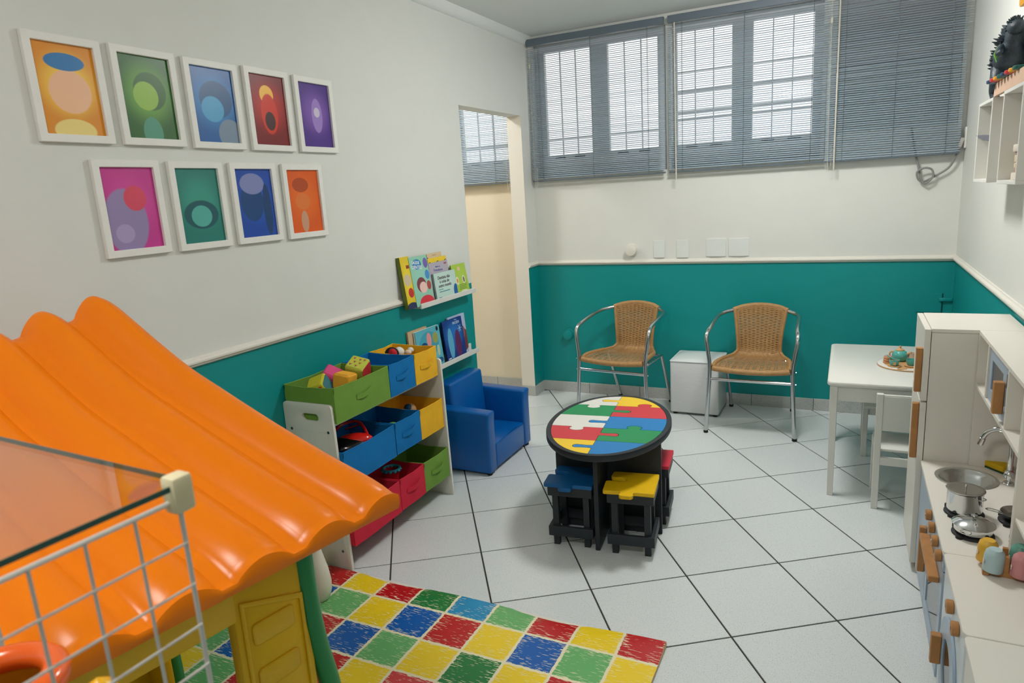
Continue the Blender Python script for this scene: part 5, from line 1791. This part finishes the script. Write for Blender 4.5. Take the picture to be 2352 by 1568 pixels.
# xylophone
r = thing('toy_xylophone', 'wooden toy xylophone with coloured bars on the right wall shelf', 'toy', (2.655, -1.86, 1.803))
m = MB()
m.prism([(-0.27, 0.0), (0.30, 0.0), (0.30, 0.052), (0.20, 0.040), (-0.20, 0.030), (-0.23, 0.020)], -0.030, -0.018, 'x')
m.xform(Matrix.Rotation(PI, 4, 'Z')).xform(Matrix.Translation((-0.04, 0, 0)))
m2 = MB().prism([(-0.235, 0.0), (0.28, 0.0), (0.28, 0.046), (-0.205, 0.046), (-0.23, 0.020)], -0.010, 0.002, 'x').prism([(-0.235, 0.0), (0.28, 0.0), (0.28, 0.046), (-0.205, 0.046), (-0.23, 0.020)], 0.030, 0.042, 'x')
m2.xform(Matrix.Rotation(PI, 4, 'Z')).xform(Matrix.Translation((0.01, 0, 0)))
m2.build('frame', mat('xylo_wood', (206, 172, 146), 0.5, var=0.06, vscale=20), r, bevel=0.001, seg=1, smooth=0)
for k, c in enumerate([(24, 66, 100), (190, 40, 44), (214, 150, 30), (30, 96, 84), (24, 66, 100), (190, 40, 44), (226, 160, 30), (30, 96, 84)]):
    y = 0.205 - 0.055 * k
    MB().prism(rrect(-0.062 + 0.002 * k, 0.052 - 0.002 * k, y - 0.020, y + 0.020, 0.018, 4), 0.0465, 0.0585).build('bar', mat('bar_%d_%d_%d' % c, c, 0.4), r, bevel=0.002, seg=1)

# tooth model in the second niche
r = thing('tooth_model', 'dental jaw model with big teeth inside the near box shelf', 'model', (2.676, -1.995, 1.502))
GUM = mat('gum', (176, 132, 112), 0.35)
TOOTH = mat('tooth', (226, 208, 176), 0.25)
PLAS = mat('plaster', (214, 204, 190), 0.5)


def arch(R, z0, z1, t):
    o = [(-(R + t) * math.cos(a) * 0.62, (R + t) * math.sin(a)) for a in [math.radians(-90 + 12 * k) for k in range(16)]]
    return o


def dshape(w, d, n=14):
    return [(0.045, -w)] + [(-d * math.cos(math.radians(-80 + 160 * k / n)) + 0.01, w * math.sin(math.radians(-80 + 160 * k / n))) for k in range(n + 1)] + [(0.045, w)]


MB().prism(dshape(0.085, 0.048), 0.0, 0.024).build('lower_base', PLAS, r, bevel=0.003)
MB().prism(dshape(0.072, 0.040), 0.024, 0.040).build('lower_gum', GUM, r, bevel=0.004)
MB().prism(dshape(0.085, 0.048), 0.092, 0.116).build('upper_base', PLAS, r, bevel=0.003)
MB().prism(dshape(0.074, 0.042), 0.078, 0.092).build('upper_gum', GUM, r, bevel=0.004)
for k in range(9):
    a = math.radians(-72 + 18 * k)
    for z0, z1, w_ in ((0.057, 0.082, 0.0105), (0.038, 0.056, 0.0085)):
        p = Vector((-0.036 * math.cos(a) + 0.01, 0.066 * math.sin(a), (z0 + z1) / 2))
        MB().obox(p, (0.006, w_, (z1 - z0) / 2), Matrix.Rotation(-a * 0.75, 3, 'Z')).build('tooth', TOOTH, r, bevel=0.004, seg=3, smooth=60)
r = thing('toy_sword', 'dark grey curved toy sword sticking out of the far box shelf', 'toy', (2.66, -1.62, 1.64))
bl = [(0.0, 0.0), (0.10, 0.004), (0.20, 0.014), (0.29, 0.034), (0.296, 0.040), (0.20, 0.036), (0.10, 0.030), (0.0, 0.028)]
MB().prism(bl, -0.003, 0.003, 'x').xform(Matrix.Rotation(0.13, 4, 'Z')).build('blade', mat('sword_grey', (104, 104, 112), 0.4), r, bevel=0.001, seg=1)
MB().box(-0.006, 0.006, -0.008, 0.0, -0.004, 0.034).build('grip', RUBBER, r, bevel=0.002, seg=1)
r = thing('glass_dish', 'small pale green glass dish in the far box shelf', 'dish', (2.672, -1.565, 1.503))
lathe_thing(r, 'dish', [(0.028, 0), (0.038, 0.006), (0.040, 0.016), (0.036, 0.018), (0.030, 0.008), (0.0006, 0.005)], mat('dish_green', (150, 196, 172), 0.1, coat=0.5), n=26)
# wall toy peeking in at the top right
r = thing('wall_toy', 'yellow and blue wooden toy hung high on the right wall', 'toy', (RX, -1.46, 2.14))
MB().prism([(p, q) for p, q in rrect(-0.06, 0.05, 0.0, 0.12, 0.02, 4)], -0.030, -0.004, 'x').build('yellow_piece', mat('wt_yellow', (214, 150, 30), 0.45), r, bevel=0.003)
MB().prism([(p, q) for p, q in rrect(-0.13, -0.02, 0.045, 0.18, 0.02, 4)], -0.0038, 0.0, 'x').build('blue_piece', mat('wt_blue', (30, 86, 150), 0.45), r, bevel=0.001)

# ------------------------------------------------------------------ play mat
MATC = {'R': (188, 20, 24), 'Y': (240, 206, 26), 'B': (0, 90, 172), 'G': (20, 122, 56), 'L': (104, 176, 104), 'C': (20, 140, 190), 'P': (206, 60, 66), 'M': (222, 208, 70)}


def scribble_mat(key):
    """flat print: wax-crayon square with cream border and streaks"""
    m = bpy.data.materials.new('mat_print_' + key)
    m.use_nodes = True
    nt = m.node_tree
    b = nt.nodes['Principled BSDF']
    b.inputs['Roughness'].default_value = 0.32
    uv = nt.nodes.new('ShaderNodeUVMap')
    tc = nt.nodes.new('ShaderNodeTexCoord')
    nz = nt.nodes.new('ShaderNodeTexNoise')
    nz.inputs['Scale'].default_value = 70
    nz.inputs['Detail'].default_value = 2
    nt.links.new(tc.outputs['Object'], nz.inputs['Vector'])
    sub = nt.nodes.new('ShaderNodeVectorMath')
    sub.operation = 'SUBTRACT'
    sub.inputs[1].default_value = (0.5, 0.5, 0.5)
    nt.links.new(uv.outputs[0], sub.inputs[0])
    ab = nt.nodes.new('ShaderNodeVectorMath')
    ab.operation = 'ABSOLUTE'
    nt.links.new(sub.outputs[0], ab.inputs[0])
    sp_ = nt.nodes.new('ShaderNodeSeparateXYZ')
    nt.links.new(ab.outputs[0], sp_.inputs[0])
    mx = nt.nodes.new('ShaderNodeMath')
    mx.operation = 'MAXIMUM'
    nt.links.new(sp_.outputs[0], mx.inputs[0])
    nt.links.new(sp_.outputs[1], mx.inputs[1])
    ad = nt.nodes.new('ShaderNodeMath')
    ad.operation = 'MULTIPLY_ADD'
    ad.inputs[1].default_value = 0.07
    nt.links.new(nz.outputs['Fac'], ad.inputs[0])
    nt.links.new(mx.outputs[0], ad.inputs[2])
    bd = nt.nodes.new('ShaderNodeMapRange')
    bd.inputs[1].default_value = 0.500
    bd.inputs[2].default_value = 0.506
    nt.links.new(ad.outputs[0], bd.inputs[0])
    # crayon streaks: stretched noise, denser toward the edges of each square
    ang = {'R': 0.6, 'Y': -0.5, 'B': 1.0, 'G': 0.9, 'L': 0.05, 'C': 1.2, 'P': 0.4, 'M': 0.2}[key]
    mp = nt.nodes.new('ShaderNodeMapping')
    mp.inputs['Rotation'].default_value = (0, 0, ang)
    mp.inputs['Scale'].default_value = (17, 200, 1)
    nt.links.new(tc.outputs['Object'], mp.inputs[0])
    n2 = nt.nodes.new('ShaderNodeTexNoise')
    n2.inputs['Scale'].default_value = 1.6
    n2.inputs['Detail'].default_value = 1.5
    nt.links.new(mp.outputs[0], n2.inputs['Vector'])
    ed = nt.nodes.new('ShaderNodeMath')
    ed.operation = 'MULTIPLY_ADD'
    ed.inputs[1].default_value = 0.28
    nt.links.new(mx.outputs[0], ed.inputs[0])
    nt.links.new(n2.outputs['Fac'], ed.inputs[2])
    sr = nt.nodes.new('ShaderNodeMapRange')
    sr.inputs[1].default_value = 0.715
    sr.inputs[2].default_value = 0.735
    nt.links.new(ed.outputs[0], sr.inputs[0])
    mm = nt.nodes.new('ShaderNodeMath')
    mm.operation = 'MAXIMUM'
    nt.links.new(bd.outputs[0], mm.inputs[0])
    nt.links.new(sr.outputs[0], mm.inputs[1])
    mix = nt.nodes.new('ShaderNodeMix')
    mix.data_type = 'RGBA'
    mix.inputs['A'].default_value = lin(MATC[key])
    mix.inputs['B'].default_value = lin((236, 226, 190))
    nt.links.new(mm.outputs[0], mix.inputs['Factor'])
    nt.links.new(mix.outputs['Result'], b.inputs['Base Color'])
    return m


keys = list(MATC)
mmats = [scribble_mat(k) for k in keys]
PAT = ['YRYRGCLRYR', 'BBLYBRYBLY', 'YRRBLYGYRB', 'LBGRYPBLYG', 'YLRYBGRYBL', 'RMLRYBLYGR', 'BYGLRYBRLY', 'GRYBLRYGBR', 'YBLRGYLBRY', 'RLYGBRYLGB', 'BYRLYGBRYL', 'GRBYLRYBGR']
MX1, MYT = 1.645, -2.782
xs = [0.004] + [0.152 + 0.1685 * k for k in range(9)] + [MX1]
ys = [MYT] + [-2.906 - 0.168 * k for k in range(10)]
root = thing('play_mat', 'foam play mat printed with crayon style coloured squares', 'mat', (0, 0, 0))
verts, faces, fm, uvs = [], [], [], []
TZ = 0.014


def mz(x, y):
    e = max(0, 1 - (MYT - y) / 0.02)
    lift = 0.010 * max(0, (x - 1.35) / 0.3) * max(0, 1 - (MYT - y) / 0.10) + 0.004 * math.sin(x * 9) * max(0, 1 - (MYT - y) / 0.08)
    return TZ + lift - 0.006 * e * e


NS = 4
for j in range(len(ys) - 1):
    for i in range(len(xs) - 1):
        for a in range(NS):
            for b2 in range(NS):
                q = []
                for da, db in ((0, 0), (1, 0), (1, 1), (0, 1)):
                    u, v = (a + da) / NS, (b2 + db) / NS
                    x = xs[i] + (xs[i + 1] - xs[i]) * u
                    y = ys[j + 1] + (ys[j] - ys[j + 1]) * v
                    q.append((x, y, u, v))
                base = len(verts)
                for x, y, u, v in q:
                    verts.append((x, y, mz(x, y)))
                    # partial squares keep the scale of a full one
                    uu = u if i not in (0, len(xs) - 2) else (1 - (1 - u) * 0.88 if i == 0 else u * 0.94)
                    vv = v if j else v * 0.74
                    uvs.append((uu, vv))
                faces.append((base, base + 1, base + 2, base + 3))
                fm.append(keys.index(PAT[j % len(PAT)][i % 10]))
me = bpy.data.meshes.new('printed_top')
me.from_pydata(verts, [], faces)
for m_ in mmats:
    me.materials.append(m_)
me.polygons.foreach_set('material_index', fm)
uvl = me.uv_layers.new(name='UVMap')
for li, loop in enumerate(me.loops):
    uvl.data[li].uv = uvs[loop.vertex_index]
bmm = bmesh.new()
bmm.from_mesh(me)
bmesh.ops.remove_doubles(bmm, verts=bmm.verts, dist=1e-5)
bmm.to_mesh(me)
bmm.free()
me.polygons.foreach_set('use_smooth', [True] * len(me.polygons))
o = bpy.data.objects.new('printed_top', me)
COL.objects.link(o)
o.parent = root
MB().box(0.004, MX1, ys[-1], MYT, 0.001, 0.008).build('foam_core', mat('mat_foam', (222, 216, 204), 0.8), root, bevel=0.002, seg=1)
sk_ = MB()
sk_.grid(lambda u, v: (0.004 + (MX1 - 0.004) * u, MYT + 0.001 * math.sin(PI * v), 0.001 + (mz(0.004 + (MX1 - 0.004) * u, MYT) - 0.001) * v), 60, 3)
sk_.grid(lambda u, v: (MX1 + 0.001 * math.sin(PI * v), ys[-1] + (MYT - ys[-1]) * u, 0.001 + (mz(MX1, ys[-1] + (MYT - ys[-1]) * u) - 0.001) * v), 60, 3, flip=True)
sk_.build('edge_skin', mat('mat_edge', (200, 170, 120), 0.5), root)

# white pin shaped toy behind the playhouse
r = tag(MB().lathe([(0.030, 0), (0.038, 0.006), (0.048, 0.04), (0.050, 0.075), (0.043, 0.13), (0.030, 0.19), (0.022, 0.23), (0.024, 0.26), (0.028, 0.285), (0.022, 0.315), (0.001, 0.325)], n=32).build('bowling_pin', mat('pin_white', (226, 222, 208), 0.35), smooth=60),
        'plain white bowling pin toy standing on the mat behind the playhouse', 'toy')
r.location = (0.300, -3.0, TZ)

# ------------------------------------------------------------------ playhouse
EV = Vector((1.303, -3.755, 0.0))
Dv = Vector((0.208, 0.978, 0)).normalized()
Uv = Vector((0.978, -0.208, 0)).normalized()
ph = thing('playhouse', 'plastic playhouse with orange wavy roof and yellow walls', 'playhouse', (0, 0, 0))
HW, HB, LEN = 0.70, 0.35, 1.05
RPROF = [(-0.02, 0.950), (0.0, 0.968), (0.066, 0.998), (0.193, 1.040), (0.367, 1.102), (0.485, 1.147), (0.577, 1.183), (0.686, 1.226), (0.81, 1.288), (0.888, 1.330), (0.955, 1.364), (1.0, 1.375), (1.05, 1.376)]
RP = smooth_path([(s, z, 0) for s, z in RPROF], 4)
bw = [0.106] + [0.1395] * 6 + [0.106]
cuts = [0]
for b2 in bw:
    cuts.append(cuts[-1] + b2)


def bumpf(t):
    """height profile across the roof; t = distance from the far edge at the eave"""
    for k in range(len(bw)):
        if t <= cuts[k + 1] + 1e-9:
            s = (t - cuts[k]) / bw[k]
            if k == 0:
                s = 0.22 + 0.78 * s
            elif k == len(bw) - 1:
                s = 0.78 * s
            x = (s - 0.10) / 0.80
            if x <= 0 or x >= 1:
                return 0.0
            return math.sin(PI * x) ** 0.8
    return 0.0


def roof_pt(s, t, z, side=1):
    """s 0 at the eave, 1 at the ridge; t along the eave measured from the far end"""
    along = -(t + s * (0.222 - 0.21 * t))
    z -= 0.130 * t * max(0.0, s) ** 1.5
    p = EV - Uv * (HW * s) + Dv * along
    if side < 0:
        p = EV - Uv * (HW + HB * (1 - s)) + Dv * along
    return Vector((p.x, p.y, z))


NT = 150
rf = MB()
for side in (1, -1):
    vs, fs = [], []
    rows = []
    # lip underside -> lip face -> slope -> ridge
    rows.append([roof_pt(0.05, LEN * i / NT, 0.915, side) for i in range(NT + 1)])
    rows.append([roof_pt(-0.002, LEN * i / NT, 0.916, side) for i in range(NT + 1)])
    rows.append([roof_pt(-0.016, LEN * i / NT, 0.920, side) for i in range(NT + 1)])
    for fz in (0.45, 0.8, 0.94):
        rows.append([roof_pt(-0.018 - 0.004 * math.sin(PI * fz), LEN * i / NT, 0.920 + (0.940 + 0.026 * bumpf(LEN * i / NT) - 0.920) * fz, side) for i in range(NT + 1)])
    for q in RP:
        s, z = q.x, q.y
        if s < 0.0 or s > 1.0:
            continue
        amp = 0.025 - 0.040 * s * (1 - s) + 0.017 * s
        rows.append([roof_pt(s, LEN * i / NT, z - 0.028 + amp * bumpf(LEN * i / NT), side) for i in range(NT + 1)])
    rows.append([roof_pt(1.0, LEN * i / NT, 1.375 - 0.028 + 0.042 * bumpf(LEN * i / NT), side) for i in range(NT + 1)])
    n = NT + 1
    for row in rows:
        vs += row
    for j in range(len(rows) - 1):
        for i in range(NT):
            f = (j * n + i, j * n + i + 1, (j + 1) * n + i + 1, (j + 1) * n + i)
            fs.append(f[::-1] if side > 0 else f)
    rf.add(vs, fs)
    # rounded far / near gable skins hanging down from the end bump
    for e, tt in ((0, 0.0), (1, LEN)):
        top, low = [], []
        for q in RP:
            s, z = q.x, q.y
            if s < 0 or s > 1:
                continue
            amp = 0.025 - 0.040 * s * (1 - s) + 0.017 * s
            zz = z - 0.028 + amp * bumpf(tt)
            top.append(roof_pt(s, tt, zz, side))
            low.append(roof_pt(s, tt + (0.012 if e == 0 else -0.012), max(0.915, zz - 0.060), side))
        k = len(top)
        vs = top + low
        fs = [(i, i + 1, k + i + 1, k + i) for i in range(k - 1)]
        rf.add(vs, fs if (e == 0) == (side > 0) else [f[::-1] for f in fs])
roof = rf.build('roof', ORANGE, ph, smooth=38)

# walls: panels in the plane u = -0.09, opening between pillars, green corner posts
def wall_frame(origin, along, outv):
    M4 = Matrix((( along.x, outv.x, 0, origin.x), (along.y, outv.y, 0, origin.y), (0, 0, 1, 0), (0, 0, 0, 1)))
    return M4


zb = 0.015


def pillar(M4, a0, a1, ztop, nm, boxes=True):
    m = MB()
    # local x along, y outward
    flare = 0.05
    poly = [(a0, zb), (a1 + 0.0, zb), (a1, ztop), (a0, ztop)]
    m.prism(poly, -0.035, 0.0, 'y')
    m.xform(M4)
    w = m.build(nm, YELLOWP, ph, bevel=0.006, seg=2)
    fr = MB()
    fr.ring([(a0 + 0.012, zb + 0.03), (a1 - 0.012, zb + 0.03), (a1 - 0.012, ztop - 0.03), (a0 + 0.012, ztop - 0.075)],
            [(a0 + 0.020, zb + 0.038), (a1 - 0.020, zb + 0.038), (a1 - 0.020, ztop - 0.042), (a0 + 0.020, ztop - 0.085)], -0.001, 0.006, 'y')
    fr.xform(M4).build('panel_rib', YELLOWP, w, bevel=0.0025, seg=2, smooth=60)
    z = ztop - 0.088
    while z > 0.1:
        b3 = MB().prism(rrect(a0 + 0.035, a1 - 0.030, z - 0.047, z, 0.010, 4), -0.001, 0.005, 'y')
        b3.xform(M4).build('raised_block', YELLOWP, w, bevel=0.003, seg=2, smooth=60)
        z -= 0.098
    return w


FAR0 = EV - Uv * 0.09
M_right = wall_frame(FAR0, -Dv, Uv)          # x runs toward the camera from the far corner
pillar(M_right, 0.178, 0.335, 0.868, 'wall_pillar')
pillar(M_right, 0.72, 0.87, 0.868, 'wall_pillar')
MB().box(0.178, 0.87, -0.035, -0.0005, 0.800, 0.93).xform(M_right).build('wall_header', YELLOWP, ph, bevel=0.005, seg=2)
FARL = EV - Uv * (HW + HB - 0.09)
M_left = wall_frame(FARL, -Dv, -Uv)
MB().box(0.178, 0.30, -0.035, 0.0, zb, 0.93).box(0.75, 0.87, -0.035, 0.0, zb, 0.93).box(0.30, 0.75, -0.035, 0.0, 0.84, 0.93).box(0.30, 0.75, -0.035, 0.0, zb, 0.10).xform(M_left).build('wall_panel', YELLOWP, ph, bevel=0.005, seg=2)
for tt, sg, nm in ((0.178, 1, 'gable_wall'), (0.87, -1, 'gable_wall')):
    o_ = EV - Uv * ((HW + HB) / 2) - Dv * tt
    M_g = wall_frame(o_, -Uv, Dv * sg)
    hw = (HW + HB) / 2 - 0.13
    if sg > 0:
        # far gable with a doorway
        MB().box(-hw, -0.30, -0.03, 0, zb, 0.93).box(0.30, hw, -0.03, 0, zb, 0.93).box(-0.30, 0.30, -0.03, 0, 0.84, 0.93).xform(M_g).build(nm, YELLOWP, ph, bevel=0.005, seg=2)
    else:
        MB().box(-hw, -0.2, -0.03, 0, zb, 0.93).box(0.2, hw, -0.03, 0, zb, 0.93).xform(M_g).build(nm, YELLOWP, ph, bevel=0.005, seg=2)
for uo, su in ((-0.09, 1), (-(HW + HB - 0.09), -1)):
    for tt, sd in ((0.172, 1), (0.876, -1)):
        base = EV + Uv * uo - Dv * tt
        pth = []
        for zz, fl_ in ((0.93, 0.0), (0.85, 0.0), (0.75, 0.002), (0.65, 0.010), (0.55, 0.026), (0.40, 0.040), (0.20, 0.046), (0.016, 0.048)):
            p = base + Dv * (sd * fl_) + Uv * (su * (-0.010))
            pth.append((p.x, p.y, zz))
        MB().tube(smooth_path(pth, 4), 0.022, 14).build('corner_post', GREENP, ph, smooth=60)

# ------------------------------------------------------------------ wire display rack with glass shelf in the foreground
CX, CY, GZ = 1.640, -4.478, 1.330
rk = thing('wire_rack', 'white wire grid display rack with a glass top near the camera', 'rack', (CX, CY, 0), math.radians(-3.0))
SP = 0.0404
RW, RD = 0.42, 0.36


def wire_panel(nm, p0, ax, horizontal_n, w, ztop, zbot, nrm):
    """grid of rods: verticals along z and horizontals along ax"""
    p0, ax, nrm = Vector(p0), Vector(ax), Vector(nrm)
    root_ = bpy.data.objects.new(nm, None)
    COL.objects.link(root_)
    root_.parent = rk
    k = 0
    while SP * k <= w + 1e-6:
        q = p0 + ax * SP * k
        rad = 0.0022 if k == 0 or SP * (k + 1) > w else 0.0015
        MB().cyl((q.x, q.y, zbot), (q.x, q.y, ztop - 0.006), rad, n=8).build('rod', WIRE, root_)
        k += 1
    z, k = ztop - 0.006, 0
    while z > zbot:
        a = p0 + nrm * (0.0 if k == 0 else 0.0030)
        b = a + ax * w
        MB().cyl((a.x, a.y, z), (b.x, b.y, z), 0.0024 if k == 0 else 0.0013, n=8).build('rod', WIRE, root_)
        z -= SP
        k += 1


wire_panel('front_grid', (-0.004, 0, 0), (0, -1, 0), 0, 0.364, GZ - 0.008, 0.86, (1, 0, 0))
for y in (0.0, -RD):
    MB().cyl((-RW + 0.002, y, 0.86), (-RW + 0.002, y, GZ - 0.01), 0.0026, n=8).build('corner_rod', WIRE, rk)
MB().box(-RW, 0.002, -RD, 0.006, GZ - 0.002, GZ + 0.003).build('glass_top', GLASSG, rk, smooth=0)
for bb in ((0.002, 0.003, -RD, 0.006), (-RW, 0.003, 0.006, 0.0068)):
    MB().box(*bb, GZ - 0.002, GZ + 0.003).build('glass_edge', GLASSEDGE, rk, smooth=0)
MB().box(-RW + 0.006, -0.008, -RD, -0.004, 0.995, 1.000).build('lower_shelf', GLASSG, rk, smooth=0)
for x in (-RW + 0.002, -0.003):
    for y in (0.0, -RD):
        MB().box(x - 0.009, x + 0.010, y - 0.010, y + 0.010, GZ - 0.024, GZ + 0.010).build('corner_clip', BEIGEP, rk, bevel=0.004, seg=2)
        MB().cyl((x, y, 0.0), (x, y, 0.87), 0.0035, n=8).build('leg', WIRE, rk)

# toys on the lower glass shelf
tp = Vector((1.478, -4.575, 1.0))
r = thing('toy_bucket', 'yellow toy bucket with a thick orange rim inside the wire rack', 'toy', tp)
lathe_thing(r, 'bucket', [(0.034, 0), (0.037, 0.004), (0.046, 0.150), (0.043, 0.150), (0.034, 0.010), (0.0006, 0.008)], mat('bucket_yellow', (214, 150, 20), 0.35), n=32)
MB().torus((0, 0, 0.152), 0.047, 0.0125, 40, 12).build('rim', mat('rim_orange', (232, 96, 30), 0.2, coat=0.3), r, smooth=60)
MB().ball((-0.030, 0.02, 0.10), (0.012, 0.012, 0.014), 14).build('print_dot', mat('dot_purple', (58, 18, 40), 0.4), r)
r = thing('toy_cone', 'yellow toy with a dark purple oval spot beside the bucket', 'toy', (1.545, -4.525, 1.0))
lathe_thing(r, 'body', [(0.030, 0), (0.034, 0.01), (0.030, 0.07), (0.022, 0.115), (0.012, 0.138), (0.0008, 0.146)], mat('cone_yellow', (230, 170, 30), 0.3), n=28)
MB().ball((0.022, 0.006, 0.100), (0.008, 0.012, 0.020), 16).build('spot', mat('dot_purple', (58, 18, 40), 0.4), r)
